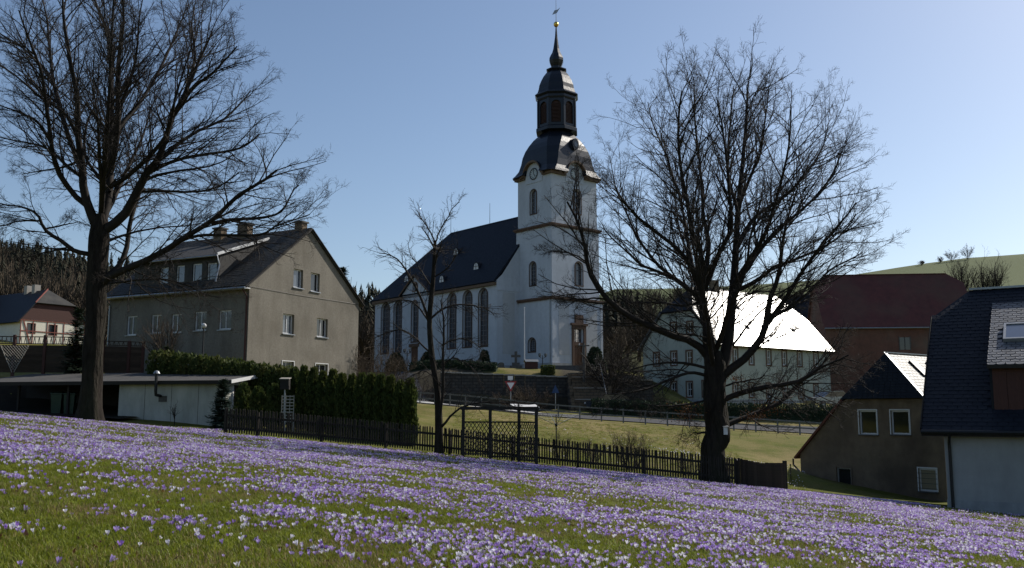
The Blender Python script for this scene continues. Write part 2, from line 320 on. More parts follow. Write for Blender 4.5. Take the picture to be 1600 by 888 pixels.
nz = n.nodes.new('ShaderNodeTexNoise'); nz.inputs['Scale'].default_value = .35; nz.inputs['Detail'].default_value = 9; nz.inputs['Roughness'].default_value = .7
tcn = n.nodes.new('ShaderNodeTexCoord'); n.links.new(tcn.outputs['Object'], nz.inputs[0])
ml = n.nodes.new('ShaderNodeMapRange'); ml.inputs[1].default_value = .38; ml.inputs[2].default_value = .58; n.links.new(nz.outputs[0], ml.inputs[0])
mm = n.nodes.new('ShaderNodeMath'); mm.operation = 'MULTIPLY'; n.links.new(sp.outputs[0], mm.inputs[0]); n.links.new(ml.outputs[0], mm.inputs[1])
src = mixin(src, mm.outputs[0], (.21, .165, .07))
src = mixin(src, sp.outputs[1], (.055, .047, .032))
src = mixin(src, sp.outputs[2], (.115, .135, .058))
n.links.new(src, b.inputs['Base Color'])
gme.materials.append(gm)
ground = tag(obj('ground', gme), 'grassy ground of the sloping lawn, meadow and hills', kind='structure')

# road strip
def strip(name, ctr, w, mat, dz):
    P = [Vector(c) for c in ctr]; Q = []
    for i in range(len(P) - 1):
        k = max(2, int((P[i + 1] - P[i]).length / 1.0))
        Q += [P[i].lerp(P[i + 1], j / k) for j in range(k)]
    Q.append(P[-1]); V = []; Fs = []
    for i, p in enumerate(Q):
        d = (Q[min(i + 4, len(Q) - 1)] - Q[max(i - 4, 0)]); d.z = 0; d.normalize(); nrm = Vector((-d.y, d.x, 0))
        for j in range(5):
            q = p + nrm * w * (j / 4 - .5); V.append((q.x, q.y, 0))
    V = np.array(V); V[:, 2] = zg_np(V[:, 0], V[:, 1]) + dz
    for i in range(len(Q) - 1):
        for j in range(4): a = i * 5 + j; Fs.append((a, a + 1, a + 6, a + 5))
    return obj(name, mesh_np(name, V, Fs, mat, True))
rc = [(-60, 118, 0), (-40, 104, 0), (-30, 98, 0)] + [tuple(at(*a)) for a in ROADPX] + [(90, 71, 0)]
tag(strip('road', rc, 5.5, M['asphalt'], .06), 'grey asphalt village road below the church wall', kind='structure')

tag(strip('road_glare', [tuple(at(*a)) for a in [(596, 620, 86), (640, 624, 78.5), (700, 631, 75.2), (770, 637, 73), (838, 645, 71.6)]], 2.6, M['glare_pale'], .14), 'pale strip painted as sun glare on the village road', kind='structure')  # glare on the road, painted as a pale strip

# ------------------------------------------------------------------ building helpers
def wall(name, parent, o, u, outer, holes, mat, depth=.14):
    """flat wall in the plane through o along u and z; outward normal is u x z; openings get reveals"""
    o = Vector(o); u = Vector(u).normalized(); nrm = u.cross(Vector((0, 0, 1)))
    P = lambda q: o + u * q[0] + Vector((0, 0, q[1]))
    loops = [[Vector((q[0], q[1], 0)) for q in outer]] + [[Vector((q[0], q[1], 0)) for q in h] for h in holes]
    flat = [q for l in loops for q in l]; m = MB(); m.v = [tuple(P(q)) for q in flat]
    for t in tessellate_polygon(loops):
        a, b_, c = (flat[i] for i in t); cr = (b_ - a).cross(c - a).z
        m.f.append(tuple(t) if cr > 0 else tuple(t)[::-1])
    for h in holes:
        k = len(h); bse = len(m.v)
        m.v += [tuple(P(q)) for q in h] + [tuple(P(q) - nrm * depth) for q in h]
        m.f += [(bse + i, bse + (i + 1) % k, bse + k + (i + 1) % k, bse + k + i) for i in range(k)]
    return m.build(name, mat, parent)

def rect(x0, z0, x1, z1): return [(x0, z0), (x1, z0), (x1, z1), (x0, z1)]
def arch(x0, z0, x1, z1, n=8):
    r = (x1 - x0) / 2; c = (x0 + x1) / 2
    return [(x0, z0), (x1, z0)] + [(c + r * math.cos(math.pi * i / n), z1 - r + r * math.sin(math.pi * i / n)) for i in range(n + 1)]

def window(parent, o, u, hole, fmat, gmat, nx=2, nz=1, fw=.07, depth=.14, sill=None, trim=None, tw=.15, bars=None, bw=.04, split=None):
    """a window set into an opening: frame mesh with pane, bars, sill and trim below it"""
    o = Vector(o); u = Vector(u).normalized(); nrm = u.cross(Vector((0, 0, 1))); Z = Vector((0, 0, 1))
    P = lambda x, z, d=0: o + u * x + Z * z + nrm * d
    xs = [q[0] for q in hole]; zs = [q[1] for q in hole]; x0, x1, z0, z1 = min(xs), max(xs), min(zs), max(zs)
    c = Vector(((x0 + x1) / 2, (z0 + z1) / 2)); k = len(hole); m = MB()
    inner = [(q[0] + max(-fw, min(fw, (c[0] - q[0]))), q[1] + (fw if q[1] < z0 + 1e-4 else -fw * min(1, max(0, (q[1] - c[1]) / (z1 - c[1]))) if q[1] > c[1] else 0)) for q in hole]
    d0, d1 = -depth + .06, -depth + .005
    ring = [P(*q, d0) for q in hole] + [P(*q, d0) for q in inner] + [P(*q, d1) for q in inner]
    m.add(ring, [(i, (i + 1) % k, k + (i + 1) % k, k + i) for i in range(k)] + [(k + i, k + (i + 1) % k, 2 * k + (i + 1) % k, 2 * k + i) for i in range(k)])
    f = m.build('window', fmat, parent)
    g = MB().add([P(*q, d1 + .012) for q in hole], [tuple(range(k))]); g.build('pane', gmat, f)
    if nx > 1 or nz > 1:
        bb = MB()
        for i in range(1, nx):
            x = x0 + (x1 - x0) * i / nx; bb.obox(P(x - bw / 2, z0 + fw, d1 + .016), u * bw, Z * (z1 - z0 - 2 * fw), nrm * .035)
        for i in range(1, nz):
            z = z0 + (z1 - z0) * i / nz; bb.obox(P(x0 + fw, z - bw / 2, d1 + .016), u * (x1 - x0 - 2 * fw), Z * bw, nrm * .030)
        bb.build('glazing_bars', bars or fmat, f)
    if sill: MB().obox(P(x0 - .06, z0 - .06, -depth + .03), u * (x1 - x0 + .12), Z * .055, nrm * (depth + .05)).build('sill', sill, f)
    if trim:
        t = MB(); out = []
        for q in hole:
            dx = -tw if q[0] < c[0] - 1e-4 else tw if q[0] > c[0] + 1e-4 else 0
            if len(hole) > 4 and q[1] > z0 + 1e-4:
                cz = z1 - (x1 - x0) / 2; v = Vector((q[0] - c[0], q[1] - cz)); v = v / max(v.length, 1e-4) * tw; out.append((q[0] + v[0], q[1] + v[1]))
            else: out.append((q[0] + dx, q[1] + (tw if q[1] > c[1] else -tw)))
        r = [P(*q, .03) for q in hole] + [P(*q, .03) for q in out] + [P(*q, 0) for q in out]
        t.add(r, [(i, k + i, k + (i + 1) % k, (i + 1) % k) for i in range(k)] + [(k + i, 2 * k + i, 2 * k + (i + 1) % k, k + (i + 1) % k) for i in range(k)])
        t.build('trim', trim, f)
    return f

def roof_slab(name, parent, poly, t, mat):
    """roof plane polygon (local coords, counter-clockwise from outside), thickness inward"""
    p = [Vector(q) for q in poly]; nrm = (p[1] - p[0]).cross(p[2] - p[0]).normalized()
    return MB().slab(p, -nrm * t).build(name, mat, parent)

def slates(parent, quad, tw, th, mat, clip=None, single=False, name='slate', lift=.012, jitter=.004, diamond=False):
    """rows of real slates on the quad p0 (bottom left), p1 (bottom right), p2 (top right), p3 (top left)"""
    p0, p1, p2, p3 = [Vector(q) for q in quad]; rows = max(1, int(round((p3 - p0).length / th))); nrm = (p1 - p0).cross(p3 - p0).normalized()
    m = MB(); k = 0; shared = {}
    def tile(a, b, c, d):
        return [a, b, c, d]
    for r in range(rows):
        A = p0.lerp(p3, r / rows); B = p1.lerp(p2, r / rows); A2 = p0.lerp(p3, min(1, (r + 1.35) / rows)); B2 = p1.lerp(p2, min(1, (r + 1.35) / rows))
        cols = max(1, int(round((B - A).length / tw))); off = .5 if r % 2 else 0
        for c in range(-1 if off else 0, cols):
            f0 = max(0, (c + off) / cols + .04 / cols); f1 = min(1, (c + 1 + off) / cols - .04 / cols)
            if f1 - f0 < .25 / cols: continue
            a, b_ = A.lerp(B, f0), A.lerp(B, f1); d, e = A2.lerp(B2, f0), A2.lerp(B2, f1)
            if clip and not clip((a + b_ + d + e) / 4): continue
            j = nrm * (lift + .016 + random.uniform(-jitter, jitter)); j2 = nrm * (lift + random.uniform(0, .003)); ux = (b_ - a); up = (d - a).normalized()
            low = [a + up * th * .28, a + ux * .25, b_ - ux * .25, b_ + up * th * .28] if diamond else [a, a.lerp(b_, .5) - up * th * .03, b_]
            top = low + [e, d]; kk = len(low); lifts = [j] * kk + [j2, j2]
            vs = [q + l for q, l in zip(top, lifts)] + [q for q in low]
            fs = [tuple(range(kk + 2))] + [(kk + 2 + i, kk + 2 + i + 1, i + 1, i) for i in range(kk - 1)]
            if single:
                cen = sum(vs, Vector()) / len(vs); mm_ = MB().add([v - cen for v in vs], fs); o_ = mm_.build(name, mat, parent, loc=cen); k += 1
            else: m.add(vs, fs)
    if not single:
        o_ = m.build('slates', mat, parent); o_['kind'] = 'stuff'; return o_

def frame_of(C, a):
    return Vector((math.cos(a), math.sin(a), 0)), Vector((-math.sin(a), math.cos(a), 0))
def hole_px(C, d, x0, y0, x1, y1, z0=0, flip=None):
    """opening rectangle on the wall through C along d, from its place in the photograph; flip: wall runs the other way from length flip"""
    La, zt = on_line(C, d, x0, y0); Lb, zb = on_line(C, d, x1, y1)
    _, zt2 = on_line(C, d, x1, y0); _, zb2 = on_line(C, d, x0, y1); zt = (zt + zt2) / 2; zb = (zb + zb2) / 2
    if flip is not None: La, Lb = flip - La, flip - Lb
    return min(La, Lb), zb - z0, max(La, Lb), zt - z0

# ------------------------------------------------------------------ grey rendered apartment house
def grey_house():
    C = at(384, 600, 52); C.z = 0; a = R(63); dx, dy = frame_of(C, a); LX, LY, ZE, ZR = 10.3, 11.3, 7.05, 11.0
    root = tag(empty('apartment_house', C, a), 'grey rendered two storey house with sunlit gable and slate roof', 'house')
    g = M['render_grey']
    gh = [hole_px(C, dx, *q) for q in [(459, 421, 473, 450), (486, 427, 499, 456), (442.5, 491, 459, 522), (495.5, 498, 511.5, 527), (441, 565, 458, 599), (493, 569, 511, 603)]]
    holes = [rect(*h) for h in gh]
    wall('wall', root, (0, 0, 0), (1, 0, 0), [(0, -1), (LX, -1), (LX, ZE), (LX / 2, ZR), (0, ZE)], holes, g, .22)
    for i, h in enumerate(holes): window(root, (0, 0, 0), (1, 0, 0), h, M['white_frame'], M['glass_dark'] if i % 2 else M['glass_curtain'], nx=1 if i < 2 else 2, sill=M['zinc'], trim=M['white_paint'] if i > 3 else None, tw=.05, depth=.22)
    fh = [hole_px(C, dy, *q, flip=LY) for q in [(342.5, 485, 361, 515), (305, 487, 322, 516.5), (268.5, 491, 283, 520), (237, 492, 251, 521), (199, 494, 213, 524)]]
    holes = [rect(*h) for h in fh]
    low = [rect(h[0], h[1] - 2.85, h[2], h[3] - 2.85) for h in fh]
    wall('wall', root, (0, LY, 0), (0, -1, 0), [(0, -1), (LY, -1), (LY, ZE), (0, ZE)], holes + low, g)
    for h in holes + low: window(root, (0, LY, 0), (0, -1, 0), h, M['white_frame'], M['glass_curtain'], sill=M['zinc'])
    wall('wall', root, (LX, 0, 0), (0, 1, 0), [(0, -1), (LY, -1), (LY, ZE), (0, ZE)], [], g)
    wall('wall', root, (LX, LY, 0), (-1, 0, 0), [(0, -1), (LX, -1), (LX, ZE), (LX / 2, ZR), (0, ZE)], [], g)
    k = (ZR - ZE) / (LX / 2); rf = lambda x, y, dz=0.0: (x, y, ZE + k * (x if x < LX / 2 else LX - x) + dz)
    ov = .42; y0, y1 = -.12, LY + .12
    r1 = roof_slab('roof', root, [rf(-ov, y1, .16), rf(-ov, y0, .16), rf(LX / 2, y0, .16), rf(LX / 2, y1, .16)], .14, M['slate_tiles_grey'])
    roof_slab('roof', root, [rf(LX + ov, y0, .16), rf(LX + ov, y1, .16), rf(LX / 2, y1, .16), rf(LX / 2, y0, .16)], .14, M['slate_tiles_grey'])
    D0, D1, DX = 2.75, 9.6, .35
    slates(r1, [rf(-ov, y1, .17), rf(-ov, y0, .17), rf(LX / 2, y0, .17), rf(LX / 2, y1, .17)], .30, .23, M['slate_tiles_grey'], diamond=True, clip=lambda p: not (D0 + .1 < p.y < D1 - .1 and DX < p.x < 4.3))
    # gutter, verge boards, downpipe
    MB().tube([(-ov - .05, y0, ZE - .28), (-ov - .05, y1, ZE - .28)], .075, 8).build('gutter', M['zinc'], root)
    MB().box(-ov, y0 + .05, ZE - .30, .0, y1 - .05, ZE - .24).build('soffit', M['white_paint'], root)
    for s in (0, 1):
        p = lambda x: Vector(rf(x, y0 - .02, .10)); m = MB().bar(p(-ov if s == 0 else LX + ov), p(LX / 2), .04, .13, up=(0, 1, 0)); m.build('verge_board', M['dark_wood'], root)
    MB().tube([(-ov - .05, .1, ZE - .3), (-.08, .1, ZE - .7), (-.08, .1, -.5)], .05, 8).build('downpipe', M['red_brown_wood'], root)
    MB().tube([(-ov - .05, LY - .1, ZE - .3), (-.08, LY - .1, ZE - .7), (-.08, LY - .1, -.5)], .05, 8).build('downpipe', M['zinc'], root)
    MB().tube([(.02, -.03, 6.9), (4, -.03, 6.86), (LX, -.03, 6.9)], .012, 5).build('cable', M['black_iron'], root)
    # long dormer
    dr = MB(); zt = 9.02; dw = [hole_px(C + dx * DX, dy, *q, flip=D1) for q in [(324, 411, 338, 440.5), (301, 412, 314.5, 442), (276, 415, 287.5, 444), (250, 418, 262, 446)]]
    holes = [rect(*h) for h in dw]
    d = wall('dormer', root, (DX, D1, 0), (0, -1, 0), [(0, ZE - .1), (D1 - D0, ZE - .1), (D1 - D0, zt), (0, zt)], holes, M['slate_tiles_grey'])
    for h in holes: window(root, (DX, D1, 0), (0, -1, 0), h, M['white_frame'], M['glass_curtain'], nx=1)
    xb = 4.3; zb = ZE + k * xb + .18
    for y in (D0, D1): MB().slab([(DX, y, ZE + k * DX), (DX, y, zt), (xb, y, zb)], (0, .06 if y == D1 else -.06, 0)).build('dormer_cheek', M['slate_tiles_grey'], d)
    roof_slab('dormer_roof', d, [(DX - .35, D1 + .2, zt - .08), (DX - .35, D0 - .2, zt - .08), (xb, D0 - .2, zb + .02), (xb, D1 + .2, zb + .02)], .10, M['roof_felt'])
    MB().bar((DX - .35, D0 - .22, zt - .06), (xb, D0 - .22, zb + .04), .05, .16).build('verge_trim', M['white_paint'], d)
    MB().tube([(DX - .4, D1 + .2, zt - .16), (DX - .4, D0 - .25, zt - .16), (DX - .25, D0 - .3, zt - .7), (-.15, D0 - .3, ZE + .25)], .05, 8).build('gutter', M['zinc'], d)
    # chimneys
    for (y, hw, hh, xx) in ((.75, .28, .62, LX / 2), (5.2, .42, .85, LX / 2 - .15), (7.4, .34, .80, LX / 2 - .1)):
        c = MB().box(xx - .26, y - hw, ZR - .5, xx + .26, y + hw, ZR + hh - .1).build('chimney', M['brown_plaster'], root)
        MB().box(xx - .33, y - hw - .07, ZR + hh - .1, xx + .33, y + hw + .07, ZR + hh).build('chimney_cap', M['stone_grey'], c)
grey_house()

# ------------------------------------------------------------------ church
def church():
    C = Vector((4.33, 100, 4.1)); a = R(40.3); dx, dy = frame_of(C, a); B = C.z
    TX, TY = 7.8, 6.4; NX0, NX1, NY0, NY1 = -3.16, TX + 3.16, 5.6, 30.8; NE = 10.15; RZ = 19.05; RX = TX / 2
    root = tag(empty('church', C, a), 'white village church with slate nave roof and domed clock tower', 'church')
    wh = M['church_white']
    # nave side wall facing the camera (plane x = NX0, runs from the far end to the near end)
    Cn = C + dx * NX0 + dy * NY0; L = NY1 - NY0
    wins = [hole_px(Cn, dy, x - w, t, x + w, b_, z0=B, flip=L) for x, w, t, b_ in [(602, 5.2, 474.5, 552), (621.8, 5.5, 471, 550.5), (706, 5.6, 459, 544), (730.4, 6.2, 455.5, 542), (755, 6.4, 452, 540.5)]]
    holes = [arch(*h) for h in wins]
    rx0, zt = on_line(Cn, dy, 632, 500); rx1, _ = on_line(Cn, dy, 672, 500); rx0, rx1 = L - rx0, L - rx1
    wall('nave_wall', root, (NX0, NY1, 0), (0, -1, 0), [(0, -1.2), (L, -1.2), (L, NE), (0, NE)], holes, wh, .3)
    for h in holes: window(root, (NX0, NY1, 0), (0, -1, 0), h, M['window_brown'], M['glass_church'], nx=3, nz=11, fw=.10, depth=.3, trim=M['window_brown'], tw=.16, bars=M['church_bars'], bw=.04)
    wall('nave_wall', root, (NX1, NY0, 0), (0, 1, 0), [(0, -1.2), (L, -1.2), (L, NE), (0, NE)], [], wh)
    wall('nave_wall', root, (NX1, NY1, 0), (-1, 0, 0), [(0, -1.2), (NX1 - NX0, -1.2), (NX1 - NX0, NE), (0, NE)], [], wh)
    wall('gable_wall', root, (NX0, NY0, 0), (1, 0, 0), [(0, -1.2), (NX1 - NX0, -1.2), (NX1 - NX0, NE + .05), (NX1 - NX0 - .8, NE + .75), (RX - NX0, RZ + .25), (.8, NE + .75), (0, NE + .05)], [], wh)
    MB().box(NX0 + .9, NY0 - .03, 2.0, NX0 + 2.6, NY0, 8.9).build('wall_panel', M['church_panel'], root)
    MB().box(NX0 - .06, NY0 - .06, NE - 1.1, -.002, NY0 - .002, NE - .75).build('moulding', wh, root)
    MB().box(NX0 - .10, NY0 - .10, -1.2, NX1 + .1, NY1 + .1, .75).build('plinth', M['church_plinth'], root)
    # central projection with portal, window and small pediment
    pj = .35; pw = rx1 - rx0; pc = pw / 2
    ph = [arch(pc - .62, 4.2, pc + .62, 9.15), rect(pc - .78, 0.0, pc + .78, 3.5)]
    o = (NX0 - pj, NY1 - rx0, 0)
    p = wall('projection_wall', root, o, (0, -1, 0), [(0, -1.2), (pw, -1.2), (pw, NE + .1), (pc, NE + 2.1), (0, NE + .1)], [ph[0], arch(pc - .4, NE + .3, pc + .4, NE + 1.3), ph[1]], wh, .3)
    for y in (NY1 - rx0, NY1 - rx1):
        MB().box(NX0 - pj + .002, y - .01, -1.2, NX0 + .2, y + .01, NE + .1).build('side', wh, p)
    window(root, o, (0, -1, 0), ph[0], M['window_brown'], M['glass_church'], nx=3, nz=8, fw=.1, depth=.3, trim=M['window_brown'], tw=.2, bars=M['church_bars'], bw=.04)
    window(root, o, (0, -1, 0), arch(pc - .4, NE + .3, pc + .4, NE + 1.3), M['window_brown'], M['glass_church'], nx=2, nz=2, depth=.3, trim=M['sandstone'], tw=.12)
    d = MB().box(NX0 - pj + .12, NY1 - rx0 - pc - .78, 0, NX0 - pj + .2, NY1 - rx0 - pc + .78, 3.5).build('door', M['door_brown'], root)
    MB().box(NX0 - pj - .12, NY1 - rx0 - pc - 1.05, 3.52, NX0 - pj + .1, NY1 - rx0 - pc + 1.05, 3.9).build('lintel', M['sandstone'], d)
    yc = NY1 - rx0 - pc
    for s in (-1, 1):
        q = [(NX0 - pj - .25, yc + s * (pc + .35), NE - .05), (NX0 - pj - .25, yc, NE + 2.35), (NX0 + 2.6, yc, NE + 2.35), (NX0 + 2.6, yc + s * (pc + .35), NE - .05)]
        roof_slab('pediment_roof', root, q if s > 0 else q[::-1], .12, M['church_slate'])
        MB().bar((NX0 - pj - .27, yc + s * (pc + .35), NE - .1), (NX0 - pj - .27, yc, NE + 2.25), .12, .16, up=(1, 0, 0)).build('pediment_trim', M['eave_brown'], root)
    # nave roof
    HI = 7.0; ov = .45; ze = NE - .1; Ry1 = NY1 - HI; sl_ = (RZ - ze) / (RX - NX0 + ov)
    e0, e1, yb = NX0 - ov, NX1 + ov, NY1 + ov
    r1 = roof_slab('nave_roof', root, [(e0, yb, ze), (e0, NY0 + .02, ze), (RX, NY0 + .02, RZ), (RX, Ry1, RZ)], .25, M['church_slate'])
    roof_slab('nave_roof', root, [(e1, NY0 + .02, ze), (e1, yb, ze), (RX, Ry1, RZ), (RX, NY0 + .02, RZ)], .25, M['church_slate'])
    roof_slab('nave_roof', root, [(e1, yb, ze), (e0, yb, ze), (RX, Ry1, RZ)], .25, M['church_slate'])
    MB().box(e0 + .1, NY0 + .05, ze - .42, NX0 - .002, NY1 + .3, ze - .12).build('cornice', M['eave_brown'], root)
    MB().box(NX0, NY1 + .002, ze - .42, NX1 + .3, NY1 + .3, ze - .12).build('cornice', M['eave_brown'], root)
    # eyebrow dormers on the roof slope
    for px, py in ((713.5, 398), (745, 421), (636, 440), (691, 441)):
        best = None
        for i in range(200):                      # where that sight line meets the slope
            t = 95 + i * .2; P_ = at(px, py, t) - C; lx, ly, lz = P_.dot(dx), P_.dot(dy), P_.z
            if lx > e0 and lz < ze + (lx - e0) * sl_: best = (lx, ly, lz); break
        if not best: continue
        lx, ly, lz = best; m = MB(); rr = .62; n_ = 8
        fr = [(lx - .1, ly + rr * math.cos(math.pi * i / n_), lz - .1 + 1.0 * math.sin(math.pi * i / n_)) for i in range(n_ + 1)]
        bk = [(q[0] + 1.3, q[1], q[2] + .02) for q in fr]
        m.add(fr + bk, [(i, i + 1, n_ + 2 + i, n_ + 1 + i) for i in range(n_)] + [tuple(range(n_ + 1))[::-1]])
        dd = m.build('roof_dormer', M['church_slate'], root)
        MB().add([(lx - .13, ly + rr * .72 * math.cos(math.pi * i / n_), lz - .02 + .78 * math.sin(math.pi * i / n_)) for i in range(n_ + 1)], [tuple(range(n_ + 1))[::-1]]).build('pane', M['white_paint'], dd)
        MB().box(lx - .16, ly - .03, lz, lx - .14, ly + .03, lz + .72).box(lx - .16, ly - .45, lz + .3, lx - .14, ly + .45, lz + .35).build('glazing_bars', M['window_brown'], dd)
    for y in (NY0 + 10.0, Ry1): MB().tube([(RX, y, RZ - .2), (RX, y, RZ + 2.6)], [.035, .02], 5).build('lightning_rod', M['black_iron'], root)
    # tower
    S1, S2, S3 = 12.19 - B, 20.39 - B, 26.35 - B; ins = .22
    Cr = lambda i: C + dx * i + dy * i
    rh = {}
    low_l = hole_px(C, dy, 826, 529, 836.5, 549.5, B, flip=TY)
    door_c = hole_px(C, dx, 897, 508, 911, 566, B)
    pc = (door_c[0] + door_c[2]) / 2
    portal = rect(pc - .72, -.1, pc + .72, 2.9); trans = rect(pc - .6, 3.25, pc + .6, 4.75)
    def stage(z0, z1, i, lh, rhs, arched=True):
        w_ = (TX - 2 * i, TY - 2 * i)
        hl = [h for h in lh]; hr = [h for h in rhs]
        wall('tower_wall', root, (i, i, 0), (1, 0, 0), rect(0, z0, w_[0], z1), hr, wh, .3)
        wall('tower_wall', root, (i, TY - i, 0), (0, -1, 0), rect(0, z0, w_[1], z1), hl, wh, .3)
        wall('tower_wall', root, (TX - i, i, 0), (0, 1, 0), rect(0, z0, w_[1], z1), [], wh)
        wall('tower_wall', root, (TX - i, TY - i, 0), (-1, 0, 0), rect(0, z0, w_[0], z1), [], wh)
    def up(i, px, t, b_, w, left):
        Ci = Cr(i); d_ = dy if left else dx
        return arch(*hole_px(Ci, d_, px - w, t, px + w, b_, B, flip=TY - 2 * i if left else None))
    wl = {1: [arch(*low_l, n=6)], 2: [up(ins, 832.5, 410, 446, 4.6, True)], 3: [up(ins * 1.6, 833.5, 297, 334, 4.6, True)]}
    wr = {1: [portal, trans], 2: [up(ins, 904.5, 410, 446, 5.8, False)], 3: [up(ins * 1.6, 902, 297, 334, 5.6, False)]}
    stage(-1.2, S1, 0, wl[1], wr[1]); stage(S1, S2, ins, wl[2], wr[2]); stage(S2, S3, ins * 1.6, wl[3], wr[3])
    for k, i in ((1, 0), (2, ins), (3, ins * 1.6)):
        for h in wl[k]: window(root, (i, TY - i, 0), (0, -1, 0), h, M['window_brown'], M['glass_church'], nx=3, nz=6, fw=.08, depth=.3, trim=M['window_brown'], tw=.14, bars=M['church_bars'])
        for h in wr[k][(2 if k == 1 else 0):]: window(root, (i, i, 0), (1, 0, 0), h, M['window_brown'], M['glass_church'], nx=3, nz=6, fw=.08, depth=.3, trim=M['window_brown'], tw=.14, bars=M['church_bars'])
    window(root, (0, 0, 0), (1, 0, 0), trans, M['window_brown'], M['glass_church'], nx=3, nz=3, depth=.3, bars=M['church_bars'])
    pt = tag(MB().box(pc - 1.05, -.14, -.1, pc - .72, 0, 5.1).box(pc + .72, -.14, -.1, pc + 1.05, 0, 5.1).box(pc - .72, -.14, 4.75, pc + .72, 0, 5.1).box(pc - .72, -.10, 2.9, pc + .72, 0, 3.25).build('portal', M['sandstone'], root))
    MB().box(pc - 1.25, -.3, 5.1, pc + 1.25, -.002, 5.35).box(pc - .6, -.2, 5.35, pc + .6, -.002, 6.3).build('cornice', M['sandstone'], pt)
    dr = MB().box(pc - .72, .14, -.1, pc - .02, .2, 2.9).box(pc + .02, .14, -.1, pc + .72, .2, 2.9).box(pc - .6, .12, .3, pc - .14, .138, 2.6).box(pc + .14, .12, .3, pc + .6, .138, 2.6).build('door', M['door_brown'], root)
    [MB().box(x_, -.045, 1.6, x_ + .35, -.002, S1 - .4).build("pilaster", wh, root) for x_ in (0, TX - .35)]
    MB().box(1.0, -.025, 1.8, 2.55, -.002, S1 - .9).box(5.2, -.025, 1.8, 6.9, -.002, S1 - .9).build('wall_panel', M['church_panel'], root)
    MB().box(-.025, .8, 1.8, -.002, 4.6, S1 - .9).build('wall_panel', M['church_panel'], root) if False else None
    MB().box(-.1, -.1, -1.2, pc - 1.1, TY, .9).box(pc + 1.1, -.1, -1.2, TX + .1, TY, .9).build('plinth', M['church_plinth'], root)
    MB().tube([(-.1, .25, 0), (-.1, .25, S1 - .3)], .05, 6).build('downpipe', M['zinc'], root)
    for z, i in ((S1, 0), (S2, ins)):
        MB().box(i - .28, i - .28, z - .18, TX - i + .28, TY - i + .28, z + .02).box(i - .16, i - .16, z - .32, TX - i + .16, TY - i + .16, z - .18).build('string_course', M['sandstone'], root)
    # clock gables
    i3 = ins * 1.6; cx, cy = TX / 2, TY / 2
    def clock(o, u, w_):
        o = Vector(o); u = Vector(u); nn = u.cross(Vector((0, 0, 1))); Z = Vector((0, 0, 1)); n_ = 12; r = 1.28; zc = S3 + .15
        Pt = lambda x, z, d=0: o + u * (w_ / 2 + x) + Z * z + nn * d
        pts = [(-r - .12, S3 - .9), (r + .12, S3 - .9), (r + .12, S3)] + [(r * math.cos(math.pi * i / n_), zc + r * math.sin(math.pi * i / n_)) for i in range(n_ + 1)] + [(-r - .12, S3)]
        g = MB().slab([Pt(x, z, .06) for x, z in pts], -nn * 1.2).build('clock_gable', wh, root)
        hood = [(r + .75, S3 - .02), (r + .34, S3 + .12)] + [((r + .2) * math.cos(math.pi * i / n_), zc + (r + .2) * math.sin(math.pi * i / n_)) for i in range(n_ + 1)] + [(-r - .34, S3 + .12), (-r - .75, S3 - .02)]
        m = MB(); k = len(hood); ft = [Pt(x, z, .5) for x, z in hood]; ft2 = [Pt(x, z - .22, .5) for x, z in hood]; bk = [Pt(x, z, -2.2) for x, z in hood]; bk2 = [Pt(x, z - .22, -.05) for x, z in hood]
        m.add(ft + bk, [(i, i + 1, k + i + 1, k + i) for i in range(k - 1)]); m.build('hood', M['dome_metal'], g)
        m = MB(); m.add(ft + ft2 + bk2, [(i, k + i, k + i + 1, i + 1) for i in range(k - 1)] + [(k + i, 2 * k + i, 2 * k + i + 1, k + i + 1) for i in range(k - 1)]); m.build('hood_trim', M['eave_brown'], g)
        zc2 = S3 + .12; cr = .66
        f = MB(); cc = [Pt(cr * math.cos(6.2832 * i / 24), zc2 + cr * math.sin(6.2832 * i / 24), .10) for i in range(24)]; f.slab(cc, nn * -.05)
        f = f.build('clock', M['clock_face'], root); m = MB()
        for i in range(24):
            a0, a1 = 6.2832 * i / 24, 6.2832 * (i + 1) / 24
            m.add([Pt(cr * .86 * math.cos(a0), zc2 + cr * .86 * math.sin(a0), .115), Pt(cr * 1.06 * math.cos(a0), zc2 + cr * 1.06 * math.sin(a0), .115), Pt(cr * 1.06 * math.cos(a1), zc2 + cr * 1.06 * math.sin(a1), .115), Pt(cr * .86 * math.cos(a1), zc2 + cr * .86 * math.sin(a1), .115)], [(0, 1, 2, 3)])
        m.build('dial_ring', M['black_iron'], f)
        h = MB()
        for an, ln in ((R(-50), .40), (R(92), .56)):
            h.bar(Pt(0, zc2, .125), Pt(ln * math.cos(an), zc2 + ln * math.sin(an), .125), .06, .02, up=nn)
        h.build('clock_hands', M['black_iron'], f)
        mk = MB()
        for i in range(12):
            an = i * math.pi / 6; mk.bar(Pt(.40 * math.cos(an), zc2 + .40 * math.sin(an), .11), Pt(.54 * math.cos(an), zc2 + .54 * math.sin(an), .11), .06, .015, up=nn)
        mk.build('hour_marks', M['black_iron'], f)
    clock((i3, i3, 0), (1, 0, 0), TX - 2 * i3); clock((i3, TY - i3, 0), (0, -1, 0), TY - 2 * i3); clock((TX - i3, i3, 0), (0, 1, 0), TY - 2 * i3); clock((TX - i3, TY - i3, 0), (-1, 0, 0), TX - 2 * i3)
    def ring(hx, hy, c, z): return [(cx + hx, cy - hy + c, z), (cx + hx, cy + hy - c, z), (cx + hx - c, cy + hy, z), (cx - hx + c, cy + hy, z), (cx - hx, cy + hy - c, z), (cx - hx, cy - hy + c, z), (cx - hx + c, cy - hy, z), (cx + hx - c, cy - hy, z)]
